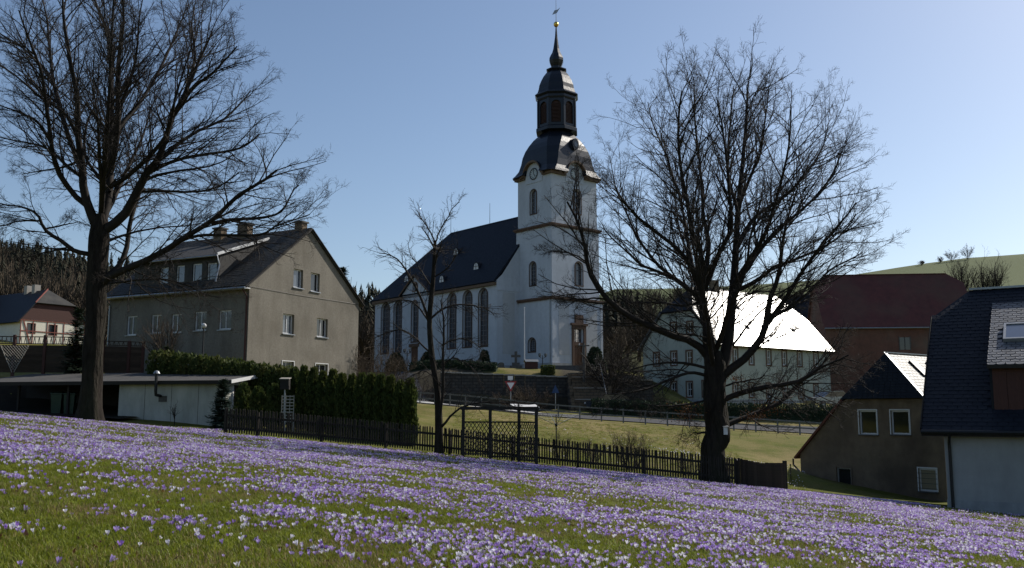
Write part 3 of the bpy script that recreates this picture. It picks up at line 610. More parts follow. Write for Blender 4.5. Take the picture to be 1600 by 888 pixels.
    def rings(name, rs, mat, parent=root):
        m = MB(); v = []
        for r_ in rs: v += ring(*r_)
        k = len(rs); m.add(v, [(i * 8 + j, i * 8 + (j + 1) % 8, (i + 1) * 8 + (j + 1) % 8, (i + 1) * 8 + j) for i in range(k - 1) for j in range(8)] + [tuple(range(8))[::-1], tuple(range(k * 8 - 8, k * 8))])
        return m.build(name, mat, parent)
    for (x_, sx_) in ((i3, 1), (TX - i3, -1)):
        for (y_, sy_) in ((i3, 1), (TY - i3, -1)):
            gx_, gy_ = (TX - 2 * i3) / 2 - 1.5, (TY - 2 * i3) / 2 - 1.5
            xs_, ys_ = sorted((x_ - sx_ * .3, x_ + sx_ * gx_)), sorted((y_ - sy_ * .3, y_ + sy_ * gy_))
            MB().box(xs_[0], min(y_, y_ - sy_ * .3), S3 - .3, xs_[1], max(y_, y_ - sy_ * .3), S3 - .02).build('tower_cornice', M['eave_brown'], root); MB().box(min(x_, x_ - sx_ * .3), min(y_ + sy_ * .002, y_ + sy_ * gy_), S3 - .3, max(x_, x_ - sx_ * .3), max(y_ + sy_ * .002, y_ + sy_ * gy_), S3 - .021).build('tower_cornice', M['eave_brown'], root)
    ex, ey = TX / 2 + .12, TY / 2 + .12; zl = 31.9 - B
    prof = [(0, 1.08), (.05, 1.02), (.14, .955), (.28, .915), (.42, .89), (.56, .84), (.68, .77), (.80, .675), (.91, .545), (1.0, .43)]
    rs = []
    for t, s in prof:
        oc = min(1, max(0, (1.0 - s) / .55)); rr = 2.12
        hx = ex * s; hy = ey * s
        avg = (hx + hy) / 2; hx = hx * (1 - oc) + avg * oc; hy = hy * (1 - oc) + avg * oc
        c = (.7 * (1 - oc) + .586 * avg * oc); rs.append((hx, hy, c, S3 + t * (zl - S3)))
    dome = rings('dome', rs, M['dome_metal']); cut = MB(); n_ = 14
    for (o_, u_, w_) in (((i3, i3, 0), (1, 0, 0), TX - 2 * i3), ((i3, TY - i3, 0), (0, -1, 0), TY - 2 * i3), ((TX - i3, i3, 0), (0, 1, 0), TY - 2 * i3), ((TX - i3, TY - i3, 0), (-1, 0, 0), TX - 2 * i3)):
        o_ = Vector(o_); u_ = Vector(u_); nn = u_.cross(Vector((0, 0, 1))); r_ = 1.28 + .1
        loop = [(r_ + .5, S3 - 1), (r_ + .5, S3 + .06)] + [(r_ * math.cos(math.pi * i / n_), S3 + .15 + r_ * math.sin(math.pi * i / n_)) for i in range(n_ + 1)] + [(-r_ - .5, S3 + .06), (-r_ - .5, S3 - 1)]
        cut.slab([o_ + u_ * (w_ / 2 + x) + Vector((0, 0, z)) + nn * -.35 for x, z in loop], nn * 3)
    bpy.context.view_layer.update(); co = cut.build('cutter', M['dome_metal'], root); bm_ = bmesh.new(); bm_.from_mesh(co.data); bmesh.ops.recalc_face_normals(bm_, faces=bm_.faces); bm_.to_mesh(co.data); bm_.free()
    md = dome.modifiers.new('notch', 'BOOLEAN'); md.operation = 'DIFFERENCE'; md.solver = 'EXACT'; md.object = co; bpy.context.view_layer.update()
    dg = bpy.context.evaluated_depsgraph_get(); nm = bpy.data.meshes.new_from_object(dome.evaluated_get(dg)); dome.modifiers.clear(); dome.data = nm; bpy.data.objects.remove(co)
    o8 = lambda r, z: (r, r, .586 * r, z)
    zt = 36.1 - B
    # round dormers of the dome
    for (ox, oy, nx_, ny_) in ((0, -1, 1, 0), (-1, 0, 0, 1), (0, 1, 1, 0), (1, 0, 0, 1)):
        zc = 29.95 - B; rr = (TX if ox == 0 else TY) / 2 * .80 + .02; px_, py_ = cx + ox * rr, cy + oy * rr
        m = MB(); n_ = 12; cc = []
        for q in range(n_):
            an = 6.2832 * q / n_; cc.append(Vector((px_ + nx_ * .5 * math.cos(an) , py_ + ny_ * .5 * math.cos(an), zc + .68 * math.sin(an))))
        m.slab(cc, Vector((-ox, -oy, .0)) * 1.2); dd = m.build('dome_dormer', M['dome_metal'], root)
        sm = [Vector((px_ + ox * .02 + nx_ * .26 * math.cos(6.2832 * q / n_), py_ + oy * .02 + ny_ * .26 * math.cos(6.2832 * q / n_), zc - .02 + .34 * math.sin(6.2832 * q / n_))) for q in range(n_)]
        MB().add(sm, [tuple(range(n_))]).build('pane', M['glass_church'], dd)
    rings('lantern_base', [o8(2.36, zl - .05), o8(2.36, zl + .3), o8(2.18, zl + .45)], M['dome_metal'])
    # lantern: eight panels with arched louvred openings
    r = 2.12; hw = r * math.tan(math.pi / 8); lz0, lz1 = zl + .42, zt - .55
    for k in range(8):
        an = k * math.pi / 4 - math.pi / 2; nn = Vector((math.cos(an), math.sin(an), 0)); u = Vector((0, 0, 1)).cross(nn)
        o = Vector((cx, cy, 0)) + nn * r - u * hw; hl = arch(.32, lz0 + .35, 2 * hw - .32, lz1 - .25)
        wp = wall('lantern_panel', root, o, u, rect(0, lz0, 2 * hw, lz1), [hl], M['dome_metal'], .22)
        lv = MB(); z = lz0 + .4
        while z < lz1 - .45:
            lv.obox(o + u * .3 - nn * .22 + Vector((0, 0, z)), u * (2 * hw - .6), nn * .12 + Vector((0, 0, -.10)), Vector((0, 0, .05))); z += .16
        lv.add([o + u * x - nn * .24 + Vector((0, 0, zz)) for x, zz in hl], [tuple(range(len(hl)))]); lv.build('louvers', M['louver'], wp)
        MB().bar(o + nn * .02 + Vector((0, 0, lz0)), o + nn * .02 + Vector((0, 0, lz1)), .18).build('corner_post', M['dome_metal'], wp)
    rings('lantern_cornice', [o8(2.15, zt - .56), o8(2.24, zt - .35), o8(2.24, zt - .1), o8(2.48, zt + .12), o8(2.48, zt + .2)], M['dome_metal'])
    zn = 39.75 - B
    rings('upper_dome', [o8(2.46, zt + .2), o8(2.2, zt + .45), o8(2.06, zt + .9), o8(1.98, zt + 1.4), o8(1.76, zt + 2.0), o8(1.52, zt + 2.5), o8(1.22, zt + 2.95), o8(.95, zt + 3.25)], M['dome_metal'])
    rings('collar', [o8(.9, zt + 3.2), o8(1.16, zt + 3.4), o8(1.16, zt + 3.5), o8(.62, zt + 3.68)], M['dome_metal'])
    z0 = zt + 3.6
    rings('onion_spire', [o8(.60, z0), o8(.58, z0 + .3), o8(.72, z0 + .65), o8(.82, z0 + 1.0), o8(.80, z0 + 1.3), o8(.66, z0 + 1.65), o8(.48, z0 + 2.0), o8(.35, z0 + 2.5), o8(.25, z0 + 3.2), o8(.15, z0 + 4.0), o8(.09, z0 + 4.9), o8(.06, z0 + 5.4)], M['dome_metal'])
    zb = z0 + 5.55
    MB().lathe([(.02, zb - .36), (.18, zb - .28), (.29, zb - .1), (.31, zb + .05), (.26, zb + .2), (.14, zb + .32), (.03, zb + .36)], 14, (cx, cy)).build('gilded_ball', M['gold'], root, smooth=True)
    v = MB().tube([(cx, cy, zb + .3), (cx, cy, zb + 3.1)], [.045, .025], 6).build('vane_rod', M['zinc'], root)
    q = Vector((cx, cy, zb + 1.6)); uu = Vector((math.cos(R(-20)), math.sin(R(-20)), 0))
    MB().slab([q - uu * .5 + Vector((0, 0, -.45)), q + uu * .1 + Vector((0, 0, -.15)), q + uu * .55 + Vector((0, 0, .65)), q + uu * .2 + Vector((0, 0, .3)), q - uu * .2 + Vector((0, 0, .15))], (.02, .03, 0)).build('weather_vane', M['zinc'], v)
church()

# ------------------------------------------------------------------ parsonage with the glaring roof
def parsonage():
    C = at(1125, 632, 90); C.z = .2; a = R(37.2); dx, dy = frame_of(C, a); B = C.z; LX, LY = 18.2, 10.2; E_, RZ = 6.45 - B, 12.55 - B
    root = tag(empty('parsonage', C, a), 'pale green plastered house with half hipped roof glaring white in the sun', 'house')
    w = M['parsonage_wall']; kz = E_ + (RZ - E_) * .55
    right = [rect(*hole_px(C, dx, x - 3.4, t, x + 3.4, b_, B)) for x, t, b_ in [(1149, 599, 620), (1174, 599, 620), (1201, 600, 621), (1227, 600.5, 621.5), (1251, 601, 622), (1275, 601.5, 622), (1149, 545, 568), (1174, 546, 569), (1201, 547, 570), (1225.5, 549.5, 571), (1249.5, 550.5, 572), (1275, 552, 573)]]
    left = [rect(*hole_px(C, dy, x - 4.2, t, x + 4.2, b_, B, flip=LY)) for x, t, b_ in [(1102, 596, 619), (1077.5, 597.5, 619.5), (1053, 597.5, 619.5), (1023, 604, 618), (1077, 549, 569), (1053, 550, 570), (1026, 552, 571), (1078, 503.5, 521), (1052.5, 505, 522)]]
    hx = LY / 2 * .45
    wall('wall', root, (0, 0, 0), (1, 0, 0), rect(0, -1, LX, E_), right, w)
    wall('wall', root, (0, LY, 0), (0, -1, 0), [(0, -1), (LY, -1), (LY, E_), (LY - LY / 2 * .55, kz), (LY / 2 * .55, kz), (0, E_)], left, w)
    wall('wall', root, (LX, 0, 0), (0, 1, 0), [(0, -1), (LY, -1), (LY, E_), (LY - LY / 2 * .55, kz), (LY / 2 * .55, kz), (0, E_)], [], w)
    wall('wall', root, (LX, LY, 0), (-1, 0, 0), rect(0, -1, LX, E_), [], w)
    for h in right: window(root, (0, 0, 0), (1, 0, 0), h, M['white_frame'], M['glass_dark'], nx=2, nz=2, trim=M['sandstone'], tw=.16)
    for h in left: window(root, (0, LY, 0), (0, -1, 0), h, M['white_frame'], M['glass_dark'], nx=2, nz=2, trim=M['sandstone'], tw=.16)
    MB().box(-.08, -.08, -1, LX + .08, LY + .08, .75).build('plinth', M['church_plinth'], root)
    ov = .55; k = (RZ - E_) / (LY / 2); e = E_ - ov * k * .55 + .12; zk = kz + .12; yk = LY / 2 * .55; hi = 2.5; rz = RZ + .12
    mat = M['parsonage_slate']; x0, x1 = -.35, LX + .35
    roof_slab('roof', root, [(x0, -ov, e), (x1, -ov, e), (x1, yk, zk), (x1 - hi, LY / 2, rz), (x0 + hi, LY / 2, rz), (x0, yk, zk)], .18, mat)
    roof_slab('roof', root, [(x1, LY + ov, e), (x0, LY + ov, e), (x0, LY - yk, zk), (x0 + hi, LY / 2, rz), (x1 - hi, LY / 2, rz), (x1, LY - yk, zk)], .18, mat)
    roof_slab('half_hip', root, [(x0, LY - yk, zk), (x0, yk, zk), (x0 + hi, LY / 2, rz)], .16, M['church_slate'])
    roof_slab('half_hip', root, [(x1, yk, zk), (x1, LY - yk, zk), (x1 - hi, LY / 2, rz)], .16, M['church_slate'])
    MB().box(-.3, -.4, E_ - .3, LX + .3, -.003, E_ - .12).build('cornice', M['eave_brown'], root)
    for px, py in ((1166, 475), (1158, 509), (1231, 513)):          # small skylights
        L_, z = on_line(C + dy * 2.5, dx, px, py); y = (z - B - e) / k - ov; y = max(.3, min(4.2, y)); zz = e + (y + ov) * (zk - e) / (yk + ov)
        MB().obox((L_ - .3, y - .3, zz + .02), (.6, 0, 0), (0, .4, .4 * k), (0, -.04, .035)).build('skylight', M['black_iron'], root)
    c = MB().box(5.2, LY / 2 - .35, RZ - .4, 6.0, LY / 2 + .35, RZ + 1.0).build('chimney', M['brown_plaster'], root)
parsonage()

# ------------------------------------------------------------------ red barn, dark house beside it, half-timbered house
def simple_house(name, label, C, a, LX, LY, E_, RZ, wallm, roofm, hip=0.0, base=-3, cat='house', ov=.4, hipmat=None, kf=.55):
    root = tag(empty(name, C, a), label, cat); yk = LY / 2 * kf; kz = E_ + (RZ - E_) * kf
    end = [(0, base), (LY, base), (LY, E_), (LY - yk, kz), (yk, kz), (0, E_)] if hip else [(0, base), (LY, base), (LY, E_), (LY / 2, RZ), (0, E_)]
    ws = [wall('wall', root, (0, 0, 0), (1, 0, 0), rect(0, base, LX, E_), [], wallm), wall('wall', root, (0, LY, 0), (0, -1, 0), end, [], wallm),
          wall('wall', root, (LX, 0, 0), (0, 1, 0), end, [], wallm), wall('wall', root, (LX, LY, 0), (-1, 0, 0), rect(0, base, LX, E_), [], wallm)]
    k = (RZ - E_) / (LY / 2); e = E_ - ov * k + .1; x0, x1 = -ov * .6, LX + ov * .6; zk = kz + .1; rz = RZ + .1
    if hip:
        roof_slab('roof', root, [(x0, -ov, e), (x1, -ov, e), (x1, yk, zk), (x1 - hip, LY / 2, rz), (x0 + hip, LY / 2, rz), (x0, yk, zk)], .15, roofm)
        roof_slab('roof', root, [(x1, LY + ov, e), (x0, LY + ov, e), (x0, LY - yk, zk), (x0 + hip, LY / 2, rz), (x1 - hip, LY / 2, rz), (x1, LY - yk, zk)], .15, roofm)
        roof_slab('half_hip', root, [(x0, LY - yk, zk), (x0, yk, zk), (x0 + hip, LY / 2, rz)], .14, hipmat or roofm)
        roof_slab('half_hip', root, [(x1, yk, zk), (x1, LY - yk, zk), (x1 - hip, LY / 2, rz)], .14, hipmat or roofm)
    else:
        roof_slab('roof', root, [(x0, -ov, e), (x1, -ov, e), (x1, LY / 2, rz), (x0, LY / 2, rz)], .15, roofm)
        roof_slab('roof', root, [(x1, LY + ov, e), (x0, LY + ov, e), (x0, LY / 2, rz), (x1, LY / 2, rz)], .15, roofm)
    return root
Cb = at(1292, 560, 106); Cb.z = 1.5
barn = simple_house('barn', 'big red barn with dark red half hipped roof behind the right tree', Cb, R(-6), 16.6, 9.4, 8.2, 14.4, M['barn_wall'], M['barn_roof'], hip=1.6, cat='barn', kf=.8)
MB().box(8.1, -.02, 5.2, 9.2, .05, 6.6).build('window', M['glass_dark'], barn)
MB().box(8.0, -.06, 5.1, 8.1, .06, 6.7).box(9.2, -.06, 5.1, 9.3, .06, 6.7).box(8.6, -.06, 5.2, 8.7, .06, 6.6).build('window_frame', M['stone_grey'], barn)
MB().tube([(-.2, -.5, 7.66), (16.8, -.5, 7.66)], .08, 6).build('gutter', M['zinc'], barn)
MB().bar((1.4, 4.7, 14.5), (15.2, 4.7, 14.5), .24, .08).build('ridge_cap', M['barn_roof'], barn)
Cd = at(1246, 560, 122); Cd.z = 1.5
simple_house('house', 'dark slate roofed house between the glaring roof and the red barn', Cd, R(-4), 9, 8, 8.5, 14.0, M['stone_grey'], M['church_slate'])

def timber_house():
    C = at(27.5, 560, 100); a = R(57); C.z = 6.6; dx, dy = frame_of(C, a); B = C.z; LX = 7.6; LY = 13
    root = tag(empty('half_timbered_house', C, a), 'half timbered cottage with red beams and boarded gable behind the slatted fence', 'house')
    zw = on_line(C, dx, 28, 498)[1] - B; zk = on_line(C, dx, 50, 474)[1] - B; zr = zk + 1.9
    xk = LX * .22
    h = [rect(*hole_px(C, dx, x0, y0, x1, y1, B)) for x0, y0, x1, y1 in ((43.5, 505.5, 54.5, 521), (77, 508, 88.5, 524))]
    wall('wall', root, (0, 0, 0), (1, 0, 0), rect(0, -1, LX, zw), h, M['infill'])
    for q in h: window(root, (0, 0, 0), (1, 0, 0), q, M['dark_wood'], M['glass_dark'], nx=2, nz=1, fw=.05, depth=.12, trim=M['timber_red'], tw=.045)
    wall('gable_boarding', root, (0, -.06, 0), (1, 0, 0), [(-.1, zw), (LX + .1, zw), (LX - xk, zk), (xk, zk)], [], M['red_brown_wood'])
    wall('wall', root, (0, LY, 0), (0, -1, 0), rect(0, -1, LY, zw), [], M['infill']); wall('wall', root, (LX, 0, 0), (0, 1, 0), rect(0, -1, LY, zw), [], M['infill'])
    for x in (.08, 1.45, 3.05, 3.95, 5.0, 6.45, 7.5): MB().box(x - .045, -.05, -1, x + .045, -.003, zw).build('beam', M['timber_red'], root)
    for z in (zw - .08, zw - 1.25): MB().box(0, -.06, z - .045, LX, -.004, z + .045).build('beam', M['timber_red'], root)
    MB().bar((.3, -.04, zw), (1.3, -.04, .2), .12, .05, up=(0, 1, 0)).build('beam', M['timber_red'], root)
    mid = LX / 2; e = zw - .35; zkk = zk + .1
    roof_slab('half_hip', root, [(xk - .25, -.35, zkk), (LX - xk + .25, -.35, zkk), (mid, 1.6, zr)], .12, M['slate_tiles_grey'])
    roof_slab('roof', root, [(-.5, LY, e), (-.5, -.3, e), (xk - .25, -.3, zkk), (mid, 1.6, zr), (mid, LY, zr)], .12, M['slate'])
    roof_slab('roof', root, [(LX + .5, -.3, e), (LX + .5, LY, e), (mid, LY, zr), (mid, 1.6, zr), (LX - xk + .25, -.3, zkk)], .12, M['slate'])
    MB().bar((xk - .3, -.36, zkk), (mid, 1.6, zr + .06), .08, .14).build('verge_board', M['timber_red'], root)
    for y in (4.0, 5.6): MB().box(mid - .35, y - .3, zr - .5, mid + .35, y + .3, zr + .7).build('chimney', M['stone_light'], root)
timber_house()

# ------------------------------------------------------------------ garden shed with carport
def shed():
    C = at(352, 640, 42.5); a = math.atan2(.97, .24); dx, dy = frame_of(C, a); L1, L2, D = 5.6, 13.8, 3.6   # dx: end wall, dy: front wall to the left
    C.z = 0; root = tag(empty('garden_shed', C, a), 'low white garden shed with flat felt roof and open carport', 'shed')
    zt = 1.2; zb = -1.3; sl = .13; zr = lambda x: zt + sl * x
    # front wall: panels
    npan = 4
    for i in range(npan):
        y1 = L1 * (npan - i) / npan; y0 = L1 * (npan - i - 1) / npan
        w = wall('wall_panel', root, (0, y1, 0), (0, -1, 0), rect(.012, zb, y1 - y0 - .012, zt), [], M['shed_white'])
    MB().box(.02, .01, zb, .06, L1 - .01, zt).build('wall_core', M['stone_grey'], root)
    dh = rect(*hole_px(C, dx, 365, 600, 393, 650, 0)); dh = [(x, max(z, -.9)) for x, z in dh]
    wall('wall', root, (0, 0, 0), (1, 0, 0), [(0, zb), (D, zb), (D, zr(D)), (0, zt)], [dh], M['shed_white'], .1)
    window(root, (0, 0, 0), (1, 0, 0), dh, M['white_frame'], M['dark_wood'], nx=1, depth=.1, trim=M['white_paint'], tw=.1).name = 'door'
    wall('wall', root, (D, 0, 0), (0, 1, 0), rect(0, zb, L2, zr(D)), [], M['shed_white'])
    wall('wall', root, (0, L1, 0), (1, 0, 0), [(0, zb), (D, zb), (D, zr(D)), (0, zt)], [], M['dark_wood'])
    wall('wall', root, (D, L1, 0), (0, 1, 0), rect(0, zb, L2 - L1, zr(D)), [], M['dark_wood']).location.x = -.05
    for y in (L1 + 2.8, L1 + 5.6, L2 - .1): MB().box(.0, y - .05, zb, .1, y + .05, zt).build('post', M['dark_wood'], root)
    MB().box(D - .12, L1, zb, D - .08, L2, zr(D) - .1).build('carport_back', M['dark_wood'], root)
    r = roof_slab('roof', root, [(-.35, L2 + .2, zr(-.35) + .16), (-.35, -.45, zr(-.35) + .16), (D + .3, -.45, zr(D + .3) + .16), (D + .3, L2 + .2, zr(D + .3) + .16)], .12, M['felt'])
    MB().bar((-.37, L2 + .2, zr(-.35) + .07), (-.37, -.45, zr(-.35) + .07), .03, .17).build('fascia', M['dark_wood'], r)
    MB().bar((-.37, -.47, zr(-.37) + .10), (D + .3, -.47, zr(D + .3) + .10), .03, .16).build('fascia', M['white_paint'], r)
    # stove pipe through the roof edge
    L_, z = on_line(C, dy, 253, 600)
    p = MB().tube([(-.06, L_, .62), (-.42, L_, .66), (-.45, L_, .85), (-.45, L_, 1.62)], .07, 8).build('stove_pipe', M['black_iron'], root)
    MB().lathe([(.07, 1.62), (.16, 1.64), (.1, 1.74), (.02, 1.78)], 10, (-.45, L_)).build('pipe_cowl', M['zinc'], p)
    MB().box(-.03, L_ - .3, .35, -.002, L_ + .12, .62).build('vent', M['stone_grey'], root)
shed()

# ------------------------------------------------------------------ white house on the right
def white_house():
    C = Vector((14.5, 31.56, -3.35)); a = R(-31); B = C.z; LX, LY = 9.0, 10.9
    root = tag(empty('white_house', C, a), 'white rendered house with steep dark slate roof and wooden dormer', 'house')
    zE = -.68 - B; zR = 4.59 - B; oy = .45; ox = .63; my = LY / 2; k = (zR - zE) / (my + oy); soff = zE - .10
    w = M['white_wall']
    wall('wall', root, (0, 0, 0), (1, 0, 0), rect(0, -1, LX, soff + .05), [], w)
    wall('wall', root, (0, LY, 0), (0, -1, 0), [(0, -1), (LY, -1), (LY, soff + .2), (LY - 3.6, soff + 3.5), (3.6, soff + 3.5), (0, soff + .2)], [], w)
    wall('wall', root, (LX, 0, 0), (0, 1, 0), [(0, -1), (LY, -1), (LY, soff + .2), (my, zR - .3), (0, soff + .2)], [], w)
    wall('wall', root, (LX, LY, 0), (-1, 0, 0), rect(0, -1, LX, soff + .05), [], w)
    MB().box(-.02, -.025, -1, LX, -.003, .38).build('plinth', M['church_plinth'], root)
    rf = lambda y: zE + k * (y + oy); hk = 4.22; hi = 1.25
    main = roof_slab('roof', root, [(-ox, -oy, zE), (LX + .4, -oy, zE), (LX + .4, my, zR), (-ox + hi, my, zR), (-ox, hk, rf(hk))], .2, M['slate'])
    roof_slab('roof', root, [(LX + .4, LY + oy, zE), (-ox, LY + oy, zE), (-ox, LY - hk, rf(hk)), (-ox + hi, my, zR), (LX + .4, my, zR)], .2, M['slate'])
    roof_slab('half_hip', root, [(-ox, LY - hk, rf(hk)), (-ox, hk, rf(hk)), (-ox + hi, my, zR)], .15, M['slate'])
    DX0, DX1 = 2.06 - ox, 2.06 - ox + 3.6; yd = .76 - oy; ze = 1.45 - B; yt = 5.22 - oy; zt = rf(yt)
    slates(main, [(-ox, -oy, zE), (LX + .4, -oy, zE), (LX + .4, my, zR), (-ox, my, zR)], .30, .20, M['slate'], clip=lambda p: p.x > -ox + .05 + max(0, (p.y - hk) / (my - hk) * hi) and not (DX0 - .05 < p.x < DX1 + .05 and yd < p.y < yt - .1))
    MB().box(-ox + .05, -oy + .02, soff - .06, LX + .3, -.004, soff).build('soffit', M['dark_wood'], root)
    MB().bar((-ox, -oy - .02, zE - .10), (LX + .4, -oy - .02, zE - .10), .03, .2).build('fascia', M['dark_wood'], root)
    g = MB().tube([(-ox, -oy - .10, zE - .06), (LX + .4, -oy - .10, zE - .06)], .075, 8).build('gutter', M['black_iron'], root)
    MB().tube([(.22, -oy - .1, zE - .1), (.22, -oy - .05, zE - .22), (.16, -.12, zE - .42), (.16, -.08, zE - .6), (.16, -.08, -.4)], .05, 10).build('downpipe', M['black_iron'], root)
    MB().bar((-ox - .02, -oy, zE + .0), (-ox - .02, hk, rf(hk)), .03, .2).build('verge_board', M['dark_wood'], root)
    MB().bar((-ox + hi, my, zR + .05), (LX + .4, my, zR + .05), .22, .08).build('ridge_cap', M['zinc'], root)
    # dormer
    wx = 1.0
    d = wall('dormer', root, (DX0 + .12, yd, 0), (1, 0, 0), rect(0, rf(yd) - .1, DX1 - DX0 - .24, ze + .12), [rect(1.02, rf(yd) + .22, 2.3, ze - .25)], M['red_brown_wood'], .1)
    window(root, (DX0 + .12, yd, 0), (1, 0, 0), rect(1.02, rf(yd) + .22, 2.3, ze - .25), M['dark_wood'], M['blind'], nx=2, nz=2, depth=.1)
    xw = DX1 - DX0 - .24
    for i in range(8):
        x = DX0 + .12 + i * xw / 8
        if 1.0 < i * xw / 8 + xw / 8 and i * xw / 8 < 2.3: continue
        MB().box(x + .008, yd - .025, rf(yd) - .1, x + xw / 8 - .008, yd - .002, ze + .1).build('board', M['red_brown_wood'], d)
    for x in (DX0 + .12, DX1 - .12): MB().slab([(x, yd, rf(yd)), (x, yd, ze + .1), (x, yt, zt)], (-.08 if x < DX0 + 1 else .08, 0, 0)).build('dormer_cheek', M['slate'], d)
    ks = (zt - ze) / (yt - yd + .3); q = [(DX0, yd - .3, ze), (DX1, yd - .3, ze), (DX1, yt, zt), (DX0, yt, zt)]
    dr = roof_slab('dormer_roof', root, q, .12, M['slate'])
    MB().bar((DX0, yd - .32, ze - .05), (DX1, yd - .32, ze - .05), .03, .12).build('fascia', M['dark_wood'], dr)
    sx0 = DX0 + .45; sy0 = .35; zz = lambda y: ze + ks * (y - yd + .3)
    s0, s1 = 1.55, 2.75
    slates(dr, q, .27, .19, M['dormer_slate'], single=True, diamond=True, clip=lambda p: not (sx0 - .05 < p.x < sx0 + .95 and s0 - .05 < p.y < s1 + .05) and p.x < DX0 + 3.0)
    s = MB(); A = Vector((sx0, s0, zz(s0) + .03)); U = Vector((.9, 0, 0)); V = Vector((0, s1 - s0, (s1 - s0) * ks)); N = U.cross(V).normalized() * .13
    s.obox(A, U, V * .07, N).obox(A + V * .93, U, V * .07, N).obox(A + V * .07, U * .08, V * .86, N).obox(A + V * .07 + U * .92, U * .08, V * .86, N)
    s = s.build('skylight', M['zinc'], root); MB().obox(A + U * .08 + V * .07, U * .84, V * .86, N * .7).build('pane', M['glass_sky'], s)
pm('dormer_slate', (.14, .145, .16), (.09, .095, .105), 3, .45, .3, 20, rvar=.3, spec=.5)
pm('glass_sky', (.10, .14, .22), (.09, .13, .20), 2, .05, spec=1.0)
white_house()

# ------------------------------------------------------------------ old brown house
def brown_house():
    C = at(1447, 650, 42); C.z = 0; a = R(37); dx, dy = frame_of(C, a); W_, W2, LX = 4.05, 6.75, 6.0; zE = .55; zA = 2.62
    root = tag(empty('brown_house', C, a), 'old brown plastered house with lean-to slope and stained wall', 'house')
    m = M['brown_plaster']; X = .75
    F_ = W2 + X; zlow = on_line(C, dy, 1246, 709)[1]
    hs = [hole_px(C, dy, *q, flip=W2) for q in [(1342, 641.5, 1371, 679), (1391.5, 641.5, 1422, 679), (1307, 731, 1331, 764), (1435, 732.5, 1465, 768)]]
    holes = [rect(*h) for h in hs]
    wall('wall', root, (0, W2, 0), (0, -1, 0), [(0, -5), (F_, -5), (F_, zE), (W2 - W_, zE), (0, zlow)], holes, m, .16)
    for i, h in enumerate(holes):
        window(root, (0, W2, 0), (0, -1, 0), h, M['stone_light'] if i == 2 else M['white_frame'], [M['glass_dark'], M['glass_dark'], M['glass_dark'], M['blind']][i], nx=1, fw=.07, depth=.12, trim=M['brown_plaster'] if i == 2 else M['white_paint'], tw=.06, sill=M['stone_grey'])
    bar = MB(); h = hs[3]
    for i in range(4): z = h[1] + .12 + i * .22; bar.obox((-.06, W2 - h[0] + .05, z), (.015, 0, 0), (0, -(h[2] - h[0]) - .1, 0), (0, 0, .015))
    bar.build('window_grille', M['black_iron'], root)
    wall('wall', root, (0, -X, 0), (1, 0, 0), rect(0, -5, LX, zE), [], m); wall('wall', root, (LX, -X, 0), (0, 1, 0), [(0, -5), (F_, -5), (F_, zlow), (W_ + X, zE), (0, zE)], [], m)
    wall('wall', root, (LX, W2, 0), (-1, 0, 0), rect(0, -5, LX, zlow), [], m)
    s = .32; mid = W_ / 2; o = .22; k = (zA - zE) / mid; ee = zE - .04
    fr = roof_slab('front_hip', root, [(-o, W_ + .1, ee), (-o, -.1, ee), (s, mid, zA)], .1, M['slate'])
    slates(fr, [(-o, W_ + .1, ee), (-o, -.1, ee), (s, mid - .01, zA), (s, mid + .01, zA)], .28, .19, M['slate'])
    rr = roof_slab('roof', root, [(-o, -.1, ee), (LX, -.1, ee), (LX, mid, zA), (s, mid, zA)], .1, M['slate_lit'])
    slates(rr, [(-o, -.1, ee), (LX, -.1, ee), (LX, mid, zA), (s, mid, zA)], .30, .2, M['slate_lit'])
    roof_slab('roof', root, [(LX, W_ + .1, ee), (-o, W_ + .1, ee), (s, mid, zA), (LX, mid, zA)], .1, M['slate'])
    MB().bar((-o, -.1, ee + .04), (s, mid, zA + .05), .12, .04).build('hip_flashing', M['zinc'], root)
    MB().bar((s, mid, zA + .05), (LX, mid, zA + .05), .16, .05).build('ridge_flashing', M['zinc'], root)
    kk = (zE - zlow) / (W2 - W_)
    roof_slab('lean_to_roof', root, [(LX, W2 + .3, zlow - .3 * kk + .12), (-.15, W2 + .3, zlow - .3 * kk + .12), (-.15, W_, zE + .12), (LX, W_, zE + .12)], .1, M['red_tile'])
    MB().box(-.05, -X, zE, LX, -.1, zE + .1).build('flat_roof', M['felt'], root)
    for x in (1.6, 3.1): MB().obox((x, mid - 1.1, zA - 1.1 * k + .04), (.5, 0, 0), (0, .7, .7 * k), (0, -.07, .07)).build('skylight', M['black_iron'], root)
    MB().tube([(-.1, W2 + .36, zlow - .25), (-.1, W2 + .36, zlow - .55), (-.06, W2 + .05, zlow - .85), (-.06, W2 + .05, -3.6)], .045, 8).build('downpipe', M['black_iron'], root)
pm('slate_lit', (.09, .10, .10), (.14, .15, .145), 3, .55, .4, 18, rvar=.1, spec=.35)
pm('red_tile', (.22, .075, .045), (.16, .06, .04), 4, .8)
brown_house()

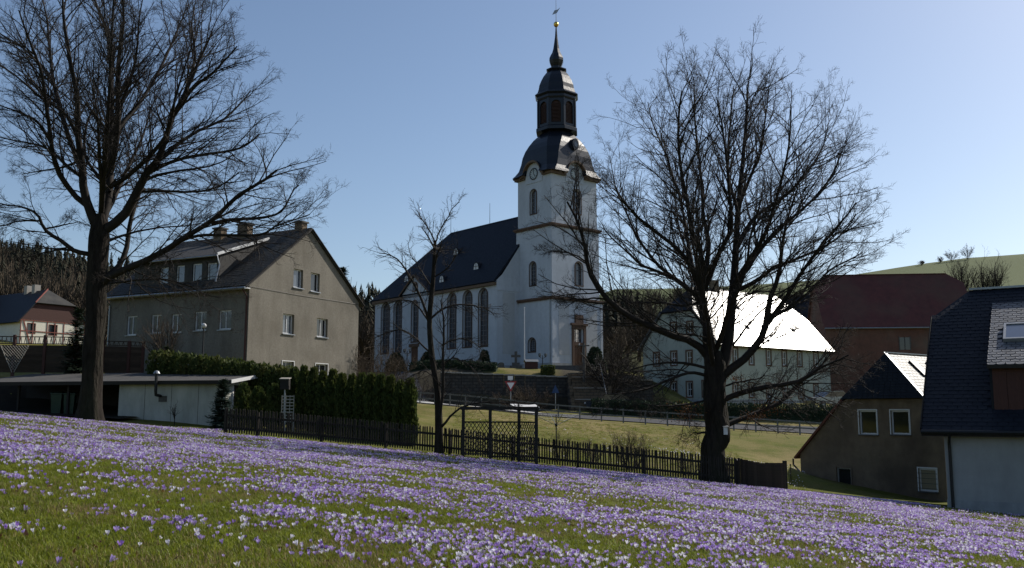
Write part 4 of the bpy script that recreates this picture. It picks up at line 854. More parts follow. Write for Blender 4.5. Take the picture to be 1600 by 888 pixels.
# ------------------------------------------------------------------ bare trees: batches of tapered tubes
class Twigs:
    def __init__(s): s.V = []; s.F = []; s.n = 0
    def add(s, P, Rr, k):
        """P (m,n,3) polylines, Rr (m,n) radii, k sides"""
        m, n_, _ = P.shape
        if m == 0: return
        D = np.gradient(P, axis=1); D /= np.linalg.norm(D, axis=2, keepdims=True) + 1e-9
        ref = np.where(np.abs(D[:, :1, 2:3]) > .9, np.array([1., 0, 0]), np.array([0, 0, 1.]))
        X = np.cross(D, np.broadcast_to(ref, D.shape)); X /= np.linalg.norm(X, axis=2, keepdims=True) + 1e-9
        Yv = np.cross(D, X); an = np.arange(k) * 2 * np.pi / k
        V = P[:, :, None, :] + Rr[:, :, None, None] * (X[:, :, None, :] * np.cos(an)[None, None, :, None] + Yv[:, :, None, :] * np.sin(an)[None, None, :, None])
        b_ = s.n + (np.arange(m) * n_ * k)[:, None, None] + (np.arange(n_ - 1) * k)[None, :, None]
        i = np.arange(k)[None, None, :]; j = (np.arange(k) + 1)[None, None, :] % k
        Fc = np.stack(np.broadcast_arrays(b_ + i, b_ + j, b_ + k + j, b_ + k + i), -1).reshape(-1, 4)
        s.V.append(V.reshape(-1, 3)); s.F.append(Fc); s.n += m * n_ * k
    def mesh(s, name, mat, origin=(0, 0, 0)):
        return mesh_np(name, np.concatenate(s.V) - np.array(origin), np.concatenate(s.F), mat, True)

def unit(a): return a / (np.linalg.norm(a, axis=-1, keepdims=True) + 1e-9)
def resample(P, Rr, n_, cut=1.0):
    P = np.asarray(P, float); Rr = np.asarray(Rr, float)
    m = 4 * len(P); t = np.linspace(0, len(P) - 1, m); i = np.clip(t.astype(int), 0, len(P) - 2); f = (t - i)[:, None]
    p0 = P[np.clip(i - 1, 0, None)]; p1 = P[i]; p2 = P[i + 1]; p3 = P[np.clip(i + 2, None, len(P) - 1)]
    Q = .5 * (2 * p1 + (p2 - p0) * f + (2 * p0 - 5 * p1 + 4 * p2 - p3) * f ** 2 + (3 * p1 - p0 - 3 * p2 + p3) * f ** 3)
    s = np.r_[0, np.cumsum(np.linalg.norm(np.diff(Q, axis=0), axis=1))]; rq = np.interp(t, np.arange(len(P)), Rr)
    u = np.linspace(0, s[-1] * cut, n_)
    return np.stack([np.interp(u, s, Q[:, c]) for c in range(3)], -1), np.interp(u, s, rq), s[-1]

def children(rng, P, Rr, L, per, t0, ang, lr, rr, up, out_c=None, outw=0.0, n_=5, wander=.12, lmin=.15, rmin=.003, lpow=.6, absl=None, jit=.35):
    """grow per[i] side shoots on every polyline; returns the next level"""
    m, np_, _ = P.shape; cnt = np.maximum(1, np.round(per * np.ones(m)).astype(int)); par = np.repeat(np.arange(m), cnt); M_ = len(par)
    seq = np.concatenate([(np.arange(c) + rng.random(c)) / c for c in cnt]); t = t0 + (1 - t0) * seq
    fi = t * (np_ - 1); i = np.clip(fi.astype(int), 0, np_ - 2); f = (fi - i)[:, None]
    p = P[par, i] * (1 - f) + P[par, i + 1] * f; r0 = Rr[par, i] * (1 - f[:, 0]) + Rr[par, i + 1] * f[:, 0]
    d = unit(P[par, i + 1] - P[par, i]); q = unit(np.cross(d, unit(rng.normal(size=(M_, 3))))); a = R(1) * (ang[0] + (ang[1] - ang[0]) * rng.random(M_))[:, None]
    d = unit(d * np.cos(a) + q * np.sin(a) + np.array([0, 0, up]) + (outw * unit(p - out_c) if out_c is not None else 0))
    Lc = np.maximum(lmin, L[par] * lr * (1 - lpow * t) * (1 + jit * (rng.random(M_) * 2 - 1)))
    if absl: Lc = np.clip(Lc, absl[0], absl[1])
    rad = np.maximum(rmin, np.minimum(r0 * rr, .0055 + Lc * .0095)); Q = [p]
    for s in range(n_ - 1):
        d = unit(d + rng.normal(size=(M_, 3)) * wander + np.array([0, 0, up * .35])); p = p + d * (Lc / (n_ - 1))[:, None]; Q.append(p)
    Q = np.stack(Q, 1); RR = rad[:, None] * np.linspace(1, .35, n_)[None, :]
    return Q, np.maximum(RR, rmin * .7), Lc

def bare_tree(name, label, D, trunk, limbs, seed, base_r, dens=(2.2, 5.5, 4.2, 3.0), group=None, extra=6, mat_t='bark', mat_b='twig', limb_r=1.0, twig_r=.0038, ext=.0, up=.10, absl1=(.5, 2.6)):
    rng = np.random.default_rng(seed)
    tp = [at(x, y, D) for x, y, r in trunk]; tr = [r for _, _, r in trunk]
    base = Vector((tp[0].x, D, zg(tp[0].x, D) - .1)); tp[0] = base.copy()
    root = tag(empty(name, base), label, 'tree', group)
    P, Rr, L = resample([tuple(p) for p in tp], tr, 26)
    tw = Twigs(); nk = 18; tw.add(P[None], Rr[None], nk)
    V = tw.V[0]; ang_ = np.arange(len(V)) % nk; lev = np.arange(len(V)) // nk        # fluted, uneven trunk
    cen = P[lev]; fl = 1 + .10 * np.sin(ang_ * 2 * np.pi / nk * 5 + lev * .25) * np.exp(-lev / 7.) * 1.6 + .05 * np.sin(ang_ * 2 * np.pi / nk * 3 + lev * .9) + rng.normal(size=len(V)) * .025
    tw.V[0] = cen + (V - cen) * fl[:, None]
    obj('trunk', tw.mesh('trunk', M[mat_t], base), None, root)
    LP, LR, LL = [], [], []
    for lb in limbs:
        r0, r1, dep = lb[0], lb[1], lb[2]; pts = lb[3]; n_ = len(pts); s = np.r_[0, np.cumsum([math.hypot(pts[i + 1][0] - pts[i][0], pts[i + 1][1] - pts[i][1]) for i in range(n_ - 1)])]
        w = [at(x, y, D + (lb[4] if len(lb) > 4 else 0) + dep * (si / FPX * D)) for (x, y), si in zip(pts, s)]
        p, r, l = resample([tuple(q) for q in w], (np.linspace(1, 0, n_) ** .85 * (r0 - .007) + .007) * limb_r, 16, .87)
        p[1:] += np.cumsum(rng.normal(size=(15, 3)) * .012, axis=0)
        LP.append(p); LR.append(r); LL.append(l)
    top = P[-1]; hgt = max(p[:, 2].max() for p in LP) - top[2]; wid = max(np.abs(p[:, 0] - top[0]).max() for p in LP)
    for e in range(extra):                       # limbs towards and away from the viewer
        sgn = 1 if e % 2 else -1; a0 = rng.uniform(-.5, .5); h = rng.uniform(.35, .95); t = np.linspace(0, 1, 8)[:, None]
        d = np.array([math.sin(a0), sgn * math.cos(a0), 0]); st = P[-1 - int(rng.integers(0, 5))]
        q = st + d * wid * rng.uniform(.55, .8) * t + np.array([0, 0, 1.]) * hgt * h * t ** 1.15 + np.cumsum(rng.normal(size=(8, 3)) * .10, axis=0) * t
        p, r, l = resample(q, np.linspace(base_r * .26, .007, 8), 16); LP.append(p); LR.append(r); LL.append(l)
    LP, LR, LL = np.stack(LP), np.stack(LR), np.array(LL); tw = Twigs(); tw.add(LP, LR, 8)
    cc = np.array([top[0], top[1], top[2] + hgt * .15])
    A, Ra, La = children(rng, LP, LR, LL, np.maximum(4, LL * dens[0]), .14, (26, 56), .48, .58, up, cc, .22, n_=7, wander=.11, absl=absl1, lpow=.58)
    tw.add(A, Ra, 5)
    B_, Rb, Lb = children(rng, A, Ra, La, dens[1], .12, (26, 56), .50, .6, up * .8, cc, .15, n_=5, wander=.13, absl=(.22, 1.0), rmin=twig_r)
    tw.add(B_, Rb, 4)
    C_, Rc_, Lc = children(rng, B_, Rb, Lb, dens[2], .12, (25, 58), .55, .7, up * .5, cc, .08, n_=4, wander=.14, absl=(.12, .48), rmin=twig_r)
    tw.add(C_, Rc_, 3)
    if dens[3] > 0:
        E_, Re, Le = children(rng, C_, Rc_, Lc, dens[3], .15, (22, 50), .6, .8, up * .4, None, 0, n_=3, wander=.12, absl=(.07, .26), rmin=twig_r)
        tw.add(E_, Re, 3)
    cr = obj('crown', tw.mesh('crown', M[mat_b], base), None, root)
    return root, cr, base

RT = [(1117, 760, .62), (1117, 748, .50), (1116, 725, .42), (1114, 700, .41), (1121, 683, .45), (1122, 668, .43), (1117, 640, .40), (1117, 610, .39), (1117, 588, .40), (1117, 566, .36), (1118, 548, .20)]
RL = [
 (.28, .20, -.1, [(1112, 590), (1108, 560), (1104, 505), (1101, 475), (1098, 452)]),
 (.29, .05, .15, [(1121, 590), (1134, 552), (1140, 499), (1144, 464), (1147, 426), (1150, 373), (1153, 315), (1160, 230), (1165, 150), (1168, 84)]),
 (.13, .02, -.55, [(1098, 458), (1082, 420), (1065, 394), (1027, 364), (995, 338), (968, 306), (948, 268)]),
 (.12, .02, .5, [(1098, 462), (1080, 455), (1056, 435), (1033, 419), (998, 376), (984, 344), (962, 290), (950, 210)]),
 (.10, .015, -.3, [(1095, 470), (1060, 440), (1033, 426), (1003, 414), (980, 397), (945, 365), (925, 320)]),
 (.12, .02, .6, [(1090, 436), (1082, 420), (1077, 391), (1072, 353), (1065, 315), (1046, 250), (1020, 180), (1012, 120)]),
 (.13, .02, -.5, [(1099, 455), (1097, 405), (1082, 364), (1077, 329), (1066, 270), (1062, 200), (1072, 120), (1070, 90)]),
 (.13, .02, .3, [(1099, 452), (1106, 417), (1109, 373), (1101, 344), (1100, 300), (1090, 210), (1086, 130), (1083, 78)]),
 (.13, .02, -.35, [(1100, 452), (1112, 426), (1126, 388), (1144, 356), (1140, 300), (1134, 230), (1122, 150), (1110, 100)]),
 (.12, .02, -.6, [(1146, 445), (1173, 405), (1197, 364), (1214, 315), (1228, 260), (1238, 190), (1240, 120)]),
 (.13, .02, .45, [(1146, 450), (1185, 391), (1214, 358), (1240, 338), (1280, 300), (1310, 250), (1322, 200)]),
 (.11, .02, -.4, [(1146, 456), (1182, 440), (1211, 417), (1240, 408), (1290, 385), (1330, 350), (1348, 300)]),
 (.11, .02, .7, [(1148, 395), (1179, 338), (1217, 312), (1260, 270), (1288, 220), (1295, 160)]),
 (.09, .02, -.6, [(1151, 340), (1168, 290), (1190, 240), (1200, 180), (1205, 110)]),
 (.09, .02, .6, [(1152, 330), (1138, 260), (1142, 180), (1150, 110)]),
 (.20, .04, -.25, [(1128, 588), (1150, 570), (1169, 554), (1189, 525), (1197, 490), (1203, 458), (1214, 432), (1220, 388), (1226, 353), (1242, 300), (1262, 245)]),
 (.11, .018, -.5, [(1192, 512), (1228, 467), (1248, 432), (1283, 385), (1304, 361), (1332, 325), (1352, 285)], -.4),
 (.09, .015, .1, [(1196, 500), (1228, 484), (1269, 452), (1295, 423), (1340, 396), (1370, 376)], -.4),
 (.14, .02, -.4, [(1122, 628), (1162, 614), (1219, 604), (1249, 599), (1273, 584), (1320, 562), (1352, 540)]),
 (.14, .02, .35, [(1128, 668), (1145, 660), (1174, 648), (1219, 629), (1241, 609), (1259, 591), (1300, 574), (1338, 568)]),
 (.19, .025, -.25, [(1108, 560), (1085, 535), (1046, 522), (992, 498), (955, 471), (931, 441), (918, 407), (914, 380), (900, 335), (880, 300), (862, 262)]),
 (.05, .012, -.3, [(952, 469), (925, 466), (898, 471), (874, 490)], -.8),
 (.05, .012, .3, [(920, 412), (914, 408), (890, 395), (852, 396)], -1.1),
 (.08, .014, -.5, [(1106, 588), (1073, 583), (1033, 600), (999, 613), (950, 618), (918, 616)]),
 (.07, .014, .5, [(1106, 576), (1060, 569), (1019, 573), (992, 579), (955, 590)]),
 (.07, .014, .25, [(1100, 470), (1072, 478), (1030, 470), (980, 470), (945, 455)]),
 (.05, .012, -.3, [(1108, 625), (1070, 632), (1020, 634), (985, 628)]),
 (.07, .05, .0, [(1112, 676), (1092, 678), (1075, 677)]),
 (.06, .012, .2, [(1145, 540), (1170, 505), (1200, 478), (1232, 470)]),
 (.05, .012, -.3, [(1122, 606), (1160, 596), (1190, 590), (1210, 578)]),
]
rt, rcrown, rbase = bare_tree('oak_tree', 'big bare oak in front of the house with the glaring roof', 33.0, RT, RL, 3, .40, dens=(2.7, 6.0, 4.8, 3.0), extra=6, limb_r=.80, absl1=(.5, 2.5), up=.07)
# withered leaves still hanging on the low boughs, and a white box on the trunk
def leaf_quads(pts, size, rng, mat, name, parent, base, kind='stuff'):
    n_ = len(pts); a = unit(rng.normal(size=(n_, 3))); b_ = unit(np.cross(a, rng.normal(size=(n_, 3)))); s = size * (.6 + .8 * rng.random((n_, 1)))
    V = np.stack([pts - a * s, pts - b_ * s * .45, pts + a * s, pts + b_ * s * .45], 1).reshape(-1, 3) - np.array(base)
    o = obj(name, mesh_np(name, V, np.arange(4 * n_).reshape(-1, 4), mat), None, parent); o['kind'] = kind; return o
_r = np.random.default_rng(5); pts = []
for (x, y), n_, sx, sy in (((1080, 642), 260, 24, 14), ((1070, 652), 120, 18, 10), ((1180, 651), 260, 20, 9), ((1205, 640), 120, 22, 7), ((1152, 592), 140, 16, 5), ((1195, 627), 60, 22, 6)):
    for _ in range(n_): p = at(x + _r.normal() * sx * .6, y + _r.normal() * sy * .6, 33 + _r.normal() * .5); pts.append(tuple(p))
leaf_quads(np.array(pts), .035, _r, M['dead_leaf'], 'withered_leaves', rcrown, rbase)
p = at(1133, 673, 32.62)
nb = tag(empty('nest_box', p), 'small white nest box hung on the trunk of the big oak', 'nest box')
MB().box(-.07, -.09, -.14, .07, .09, .12).build('box', M['white_paint'], nb); MB().slab([(-.1, -.14, .12), (.1, -.14, .12), (.1, .1, .18), (-.1, .1, .18)], (0, 0, .02)).build('lid', M['zinc'], nb)

LT = [(138, 660, .60), (139, 648, .48), (141, 625, .41), (143, 590, .385), (146, 545, .375), (150, 490, .38), (151, 445, .38), (153, 400, .39), (155, 375, .40), (157, 352, .34), (158, 335, .20)]
LL_ = [
 (.24, .05, -.2, [(153, 360), (140, 327), (131, 299), (128, 262), (121, 212), (119, 149), (109, 99), (99, 37), (96, 0), (94, -60)]),
 (.14, .03, .5, [(128, 265), (121, 250), (106, 212), (84, 136), (77, 87), (72, 37), (64, 0), (55, -60)]),
 (.15, .03, -.5, [(137, 322), (126, 316), (99, 282), (85, 245), (80, 210), (74, 161), (67, 111), (50, 62), (35, 15), (20, -40)]),
 (.10, .02, .3, [(128, 276), (121, 272), (99, 254), (82, 237), (50, 225), (0, 215), (-50, 200)]),
 (.10, .02, -.35, [(122, 215), (111, 193), (97, 173), (62, 149), (32, 124), (0, 99), (-45, 70)]),
 (.09, .02, .6, [(107, 215), (84, 130), (54, 92), (25, 67), (0, 52), (-40, 30)]),
 (.08, .02, -.6, [(82, 228), (60, 190), (30, 175), (0, 165), (-40, 150)]),
 (.25, .05, .2, [(158, 350), (165, 325), (171, 299), (173, 250), (175, 200), (175, 124), (173, 62), (161, 30), (145, -15), (135, -60)]),
 (.16, .03, -.35, [(174, 262), (183, 210), (183, 136), (186, 87), (193, 37), (193, 0), (195, -70)]),
 (.12, .02, .55, [(176, 215), (190, 194), (223, 156), (248, 112), (268, 70), (290, 20), (300, -30)]),
 (.12, .02, -.5, [(172, 292), (186, 285), (215, 262), (245, 230), (262, 205), (270, 170), (273, 149), (285, 111), (300, 65), (318, 15)]),
 (.09, .02, .45, [(171, 300), (150, 270), (133, 240), (135, 190), (150, 160), (155, 110), (150, 60)]),
 (.08, .02, -.5, [(184, 170), (205, 120), (215, 70), (220, 20), (235, -40)]),
 (.25, .04, -.1, [(160, 362), (173, 354), (198, 331), (215, 299), (228, 274), (248, 250), (258, 220), (270, 184), (287, 150), (310, 100), (332, 50), (345, 0)]),
 (.11, .02, .5, [(236, 262), (262, 240), (301, 211), (351, 187), (386, 152), (398, 120)]),
 (.10, .02, -.4, [(230, 272), (262, 255), (308, 241), (375, 228), (409, 201), (426, 184)]),
 (.08, .02, .2, [(222, 285), (255, 272), (308, 262), (350, 250), (380, 225)]),
 (.08, .02, -.3, [(214, 300), (240, 299), (324, 297), (368, 275), (392, 250)]),
 (.09, .02, -.55, [(270, 184), (300, 140), (335, 110), (365, 75), (385, 50)], -.5),
 (.09, .02, .5, [(288, 148), (305, 90), (300, 40), (310, -20)], -.3),
 (.16, .03, .35, [(156, 440), (183, 420), (198, 393), (203, 349), (215, 311), (226, 272), (236, 232), (232, 190)]),
 (.20, .025, -.3, [(154, 448), (165, 436), (203, 419), (251, 397), (284, 376), (335, 346), (375, 309), (422, 282), (456, 251), (470, 225)]),
 (.09, .015, .2, [(330, 349), (365, 342), (409, 339), (443, 326), (463, 295), (488, 272)], -1.5),
 (.08, .012, -.35, [(284, 376), (321, 368), (402, 370), (429, 356), (476, 339), (508, 320)], -1.1),
 (.08, .015, .4, [(160, 380), (171, 376), (198, 366), (230, 358), (297, 351), (345, 344)]),
 (.06, .012, -.4, [(158, 446), (178, 441), (251, 437), (292, 446), (324, 462), (372, 472)]),
 (.13, .02, -.3, [(150, 400), (144, 398), (114, 391), (94, 376), (69, 358), (59, 336), (37, 324), (0, 319), (-45, 310)]),
 (.05, .012, .3, [(69, 358), (99, 351), (134, 345)], -.6),
 (.05, .012, -.4, [(64, 345), (30, 345), (0, 350), (-25, 352)], -.7),
 (.06, .012, .5, [(112, 391), (87, 391), (59, 398), (20, 408)], -.3),
 (.07, .012, .3, [(126, 250), (95, 262), (60, 268), (20, 275)]),
]
bare_tree('oak_tree', 'huge bare tree beside the low white shed', 37.0, LT, LL_, 8, .42, dens=(2.5, 5.8, 4.7, 3.0), extra=6, limb_r=.88, mat_b='twig', absl1=(.5, 2.6), up=.06)

FT = [(686, 717, .20), (686, 700, .155), (686, 660, .13), (683, 610, .11), (676, 565, .105), (672, 530, .098), (671, 500, .09), (674, 465, .09), (677, 432, .075), (680, 376, .05)]
FL = [
 (.045, .01, .3, [(680, 380), (690, 358), (699, 344), (708, 326), (728, 309)]), (.045, .01, -.4, [(680, 380), (672, 364), (661, 350), (649, 332), (641, 321)]),
 (.07, .01, -.4, [(671, 503), (655, 458), (637, 426), (623, 408), (599, 397), (575, 401)]), (.06, .01, .4, [(673, 498), (693, 484), (716, 479), (752, 482), (772, 493), (782, 508)]),
 (.05, .01, .5, [(671, 505), (652, 476), (629, 470), (611, 476), (590, 490)]), (.09, .02, -.3, [(686, 660), (692, 620), (692, 560), (690, 500), (686, 470), (694, 440)]),
 (.05, .01, .3, [(673, 552), (646, 526), (619, 515), (587, 526), (566, 536)]), (.07, .01, -.3, [(689, 668), (700, 655), (712, 644), (730, 634), (771, 630), (833, 632), (862, 626)]),
 (.04, .01, -.5, [(677, 435), (700, 420), (712, 400), (716, 370)]), (.04, .01, .5, [(676, 450), (660, 430), (640, 400), (632, 370)]), (.04, .01, .4, [(690, 540), (720, 530), (745, 540), (760, 560)]),
 (.04, .01, -.4, [(690, 570), (712, 560), (738, 575), (750, 600)]), (.035, .01, .6, [(690, 600), (665, 580), (640, 590), (625, 600)]),
]
bare_tree('fruit_tree', 'slim bare fruit tree standing in the picket fence before the nave', 33.2, FT, FL, 21, .13, dens=(5.5, 3.4, 2.6, 0), extra=3, twig_r=.0042, absl1=(.2, .8), up=.12, limb_r=.72)

# generic small bare tree or shrub
def bush(name, label, base, h, w, stems, seed, mat='twig_pale', cat='shrub', group=None, dens=(5, 4, 3), r=.018, spread=.5, trunk=False, kind=None, up=.15, tr=.003, low=False):
    rng = np.random.default_rng(seed); t = np.linspace(0, 1, 8)[:, None]; LP = []; LR = []; LL = []
    for i in range(stems):
        a0 = rng.uniform(0, 6.28); rr = w / 2 * math.sqrt(rng.random()); hh = h * rng.uniform(.65, 1.0) * (1 - .25 * rr / (w / 2)); st = np.array([math.cos(a0), math.sin(a0), 0]) * rr * (0 if trunk else .35)
        hb = h * (rng.uniform(.02, .3) if low else rng.uniform(.2, .45)) if trunk else 0
        q = st + np.array([0, 0, hb]) + np.array([math.cos(a0) * rr, math.sin(a0) * rr, 0]) * t ** .9 * (1 if trunk else .9) + np.array([0, 0, hh - hb]) * t + np.cumsum(rng.normal(size=(8, 3)) * h * .012, axis=0) * t
        LP.append(q); LR.append(np.linspace(r * (.5 if trunk else 1), r * .25, 8)); LL.append(h)
    tw = Twigs()
    root = tag(empty(name, base), label, cat, group)
    if trunk:
        q = np.array([0, 0, -.1]) + np.array([0, 0, h * .8]) * t + np.cumsum(rng.normal(size=(8, 3)) * h * .008, axis=0) * t
        tt = Twigs(); tt.add(q[None], np.linspace(r, r * .2, 8)[None], 7); obj('trunk', tt.mesh('trunk', M['bark']), None, root)
    LP, LR, LL = np.stack(LP), np.stack(LR), np.array(LL, float); tw.add(LP, LR, 4)
    A, Ra, La = children(rng, LP, LR, LL, dens[0], .2, (22, 50), .38, .6, up, n_=5, absl=(h * .06, h * .35), rmin=tr); tw.add(A, Ra, 3)
    B_, Rb, Lb = children(rng, A, Ra, La, dens[1], .15, (22, 55), .5, .7, up, n_=4, absl=(h * .03, h * .2), rmin=tr); tw.add(B_, Rb, 3)
    if dens[2]: C_, Rc_, Lc = children(rng, B_, Rb, Lb, dens[2], .15, (22, 55), .6, .8, up, n_=3, absl=(h * .02, h * .1), rmin=tr); tw.add(C_, Rc_, 3)
    obj('crown' if trunk else 'branches', tw.mesh('crown', M[mat]), None, root)
    return root
bush('shrub', 'tall bare shrub behind the picket fence left of the big oak', gnd(985, 36.0, -.05), 1.65, 1.5, 22, 31)
bush('shrub', 'thin bare shrub in the meadow next to the clothes dryer', gnd(880, 37.0, -.05), 1.15, .8, 9, 32)
bush('shrub', 'small reddish bare shrub between clothes dryer and tall shrub', gnd(925, 37.0, -.05), 1.05, 1.0, 9, 33)
bush('shrub', 'low bare shrub just left of the oak trunk', gnd(1075, 36.5, -.05), .9, .8, 8, 34)
bush('shrub', 'low bare shrub just right of the oak trunk', gnd(1142, 36.0, -.05), 1.0, .8, 9, 35)
bush('shrub', 'broad dense bare shrub between grey house and nave', gnd(588, 62.0, -.1), 4.2, 4.8, 46, 36, dens=(6, 5, 3), r=.03, tr=.006)
bush('shrub', 'dark bare shrub mass on the church slope behind the fruit tree', gnd(655, 79, -.1), 2.6, 4.5, 34, 37, mat='twig', dens=(6, 5, 0), r=.03, tr=.008)
bush('shrub', 'spreading bare shrub under the church wall left of the steps', gnd(825, 82.5, -.1), 2.6, 5.5, 46, 38, mat='twig_pale', dens=(6, 5, 3), r=.03, tr=.008)
bush('small_tree', 'small bare tree against the shaded wall of the grey house', gnd(256, 49.3, -.1), 5.2, 2.2, 12, 39, mat='twig_pale', cat='tree', trunk=True, r=.07, dens=(6, 4, 3), tr=.004)
bush('bare_tree', 'bare tree growing from the church bank right of the steps', gnd(955, 84.0, -.1), 6.6, 6.5, 26, 40, mat='twig', cat='tree', trunk=True, r=.16, dens=(7, 5, 3), tr=.009)
bush('sapling', 'tiny grafted sapling in front of the white shed wall', gnd(273, 41.4, -.05), 1.15, .45, 7, 41, mat='twig', cat='tree', trunk=True, r=.028, dens=(2, 2, 0))
for i, (px, py, D_, h, w, lab) in enumerate([(1503, 450, 150, 8.6, 3.4, 'round crowned bare tree above the red barn, leftmost of the near three'), (1535, 452, 150, 7.4, 1.9, 'narrow bare tree on the hillside, middle of the near three'), (1556, 452, 150, 7.2, 2.4, 'forked bare tree on the hillside, rightmost of the near three'),
        (1440, 412, 325, 2.4, 2.6, 'lone bush on the hill skyline, leftmost of the skyline trees'), (1469, 407, 325, 2.8, 2.2, 'small tree on the hill skyline left of the round pair'), (1487, 405, 325, 4.8, 5.5, 'round skyline tree, left one of the pair on the hill'), (1512, 403, 325, 5.6, 5.5, 'larger round skyline tree, right one of the pair on the hill')]):
    p = at(px, py, D_); p.z = zg(p.x, D_) - .5; h = h if D_ > 200 else at(px, 386 if i == 0 else 394, D_).z - p.z
    bush('hill_tree', lab, p, h, w, 16, 50 + i, mat='twig_pale' if D_ > 200 else 'twig', cat='tree', group='bare trees on the right hill', trunk=True, r=.09 if D_ > 200 else .17, dens=(6, 5, 3) if D_ > 200 else (5, 4, 2), tr=.013 if D_ > 200 else .010, low=D_ > 200)

# ------------------------------------------------------------------ evergreen plants
def sprays(name, n_, prof, rng, size, mat, flat=.5, upw=.9, hh=1.0):
    """leafy sprays spread through a column; prof(t) = radius at height fraction t"""
    t = rng.random(n_) ** .9; an = rng.random(n_) * 2 * np.pi; lump = 1 + .13 * np.sin(an * 3 + t * 9) + .09 * np.sin(an * 7 + t * 23)
    rr = prof(t) * lump * (.62 + .40 * np.sqrt(rng.random(n_))); p = np.stack([np.cos(an) * rr, np.sin(an) * rr, t * hh], -1)
    d = unit(np.stack([np.cos(an) * (1 - upw), np.sin(an) * (1 - upw), np.full(n_, upw)], -1) + rng.normal(size=(n_, 3)) * .28)
    s = unit(np.cross(d, unit(rng.normal(size=(n_, 3))))); L = size * (.6 + .8 * rng.random((n_, 1)))
    V = np.stack([p, p + d * L * .5 + s * L * .32, p + d * L * 1.15, p + d * L * .5 - s * L * .32], 1).reshape(-1, 3)
    return V, np.arange(4 * n_).reshape(-1, 4)
def thuja_mesh(seed, h, w, n_=3200, size=.13):
    rng = np.random.default_rng(seed); prof = lambda t: w / 2 * np.clip(1.05 - .25 * t, 0, 1) * np.minimum(1, (1.03 - t) * 4.0) ** .6 * np.minimum(1, .75 + t * 2)
    V, F_ = sprays('thuja', n_, prof, rng, size, None, hh=h * .97); return mesh_np('foliage', V, F_, M['thuja'])
THUJ = [thuja_mesh(60 + i, 2.45, .52) for i in range(4)]
core = MB().lathe([(.12, 0), (.16, .3), (.16, 1.5), (.10, 2.1), (.03, 2.25)], 8).mesh('stem', M['thuja'])
n_th = 13
for i in range(n_th):
    f = i / (n_th - 1); Y = 42.2 + (37.3 - 42.2) * f; px = 458 + (640 - 458) * f; p = gnd(px, Y, -.05)
    lab = 'columnar thuja at the %s end of the clipped hedge' % ('left' if i == 0 else 'right') if i in (0, n_th - 1) else '%s columnar thuja of the hedge row counted from its left end' % ('second third fourth fifth sixth seventh eighth ninth tenth eleventh twelfth'.split()[i - 1])
    t = tag(empty('thuja', p, random.random() * 6), lab, 'hedge tree', 'thuja columns of the hedge')
    top = at(px, 575 + 22 * f, Y).z - p.z; s = top / 2.45 * random.uniform(.97, 1.05)
    t.scale = (1.06, 1.06, s); obj("foliage", THUJ[i % 4], None, t); obj('stem', core, None, t)
# small bushes by the shed door
sm = [thuja_mesh(70 + i, 1.6, .75, 1800, .11) for i in range(3)]
for i, (px, top, Y, lab) in enumerate([(379, 600, 42.0, 'dark bushy thuja nearest the shed door'), (402, 606, 41.6, 'middle one of three thuja bushes by the shed'), (427, 602, 41.3, 'bushy thuja beside the white lattice')]):
    p = gnd(px, Y, -.05); t = tag(empty('thuja_bush', p, i), lab, 'bush', 'thuja bushes by the shed door'); t.scale = (1, 1, (at(px, top, Y).z - p.z) / 1.6); obj('foliage', sm[i], None, t)
# long hedge behind the shed
def hedge(name, label, A, B_, h0, h1, w, seed, n_):
    rng = np.random.default_rng(seed); A = np.array(A); B_ = np.array(B_); t = rng.random(n_); base = A + (B_ - A) * t[:, None]; h = h0 + (h1 - h0) * t
    dirv = unit(B_ - A); side = np.array([-dirv[1], dirv[0], 0]); z = rng.random(n_) ** .7; lump = 1 + .12 * np.sin(t * 60) + .08 * np.sin(t * 140 + z * 9)
    off = (rng.random(n_) * 2 - 1); off = np.sign(off) * np.abs(off) ** .4 * w / 2 * lump * np.minimum(1, (1.04 - z) * 5) ** .5
    p = base + side * off[:, None]; p[:, 2] = zg_np(p[:, 0], p[:, 1]) + z * h * (1 + .03 * np.sin(t * 75))
    d = unit(np.array([0, 0, .9]) + rng.normal(size=(n_, 3)) * .35); s = unit(np.cross(d, rng.normal(size=(n_, 3)))); L = .15 * (.6 + .8 * rng.random((n_, 1)))
    V = np.stack([p, p + d * L * .5 + s * L * .35, p + d * L * 1.15, p + d * L * .5 - s * L * .35], 1).reshape(-1, 3)
    root = tag(empty(name, tuple(A)), label, 'hedge'); o = obj('foliage', mesh_np('foliage', V - A, np.arange(4 * n_).reshape(-1, 4), M['thuja']), None, root)
    m = MB(); q = [Vector(tuple(A + (B_ - A) * k / 8)) - Vector(tuple(A)) for k in range(9)]
    for k in range(8): m.slab([q[k] + Vector(tuple(-side * w * .3)) - Vector((0, 0, .3)), q[k + 1] + Vector(tuple(-side * w * .3)) - Vector((0, 0, .3)), q[k + 1] + Vector(tuple(-side * w * .3)) + Vector((0, 0, h1 * .8)), q[k] + Vector(tuple(-side * w * .3)) + Vector((0, 0, h0 * .8))], Vector(tuple(side * w * .6)))
    m.build('inner_growth', M['thuja'], root)
a_, b_ = gnd(236, 47.6), gnd(462, 43.6)
hedge('long_hedge', 'long clipped evergreen hedge behind the shed roof', tuple(a_), tuple(b_), at(236, 551, 47.6).z - a_.z, at(462, 580, 43.6).z - b_.z, .95, 80, 15000)

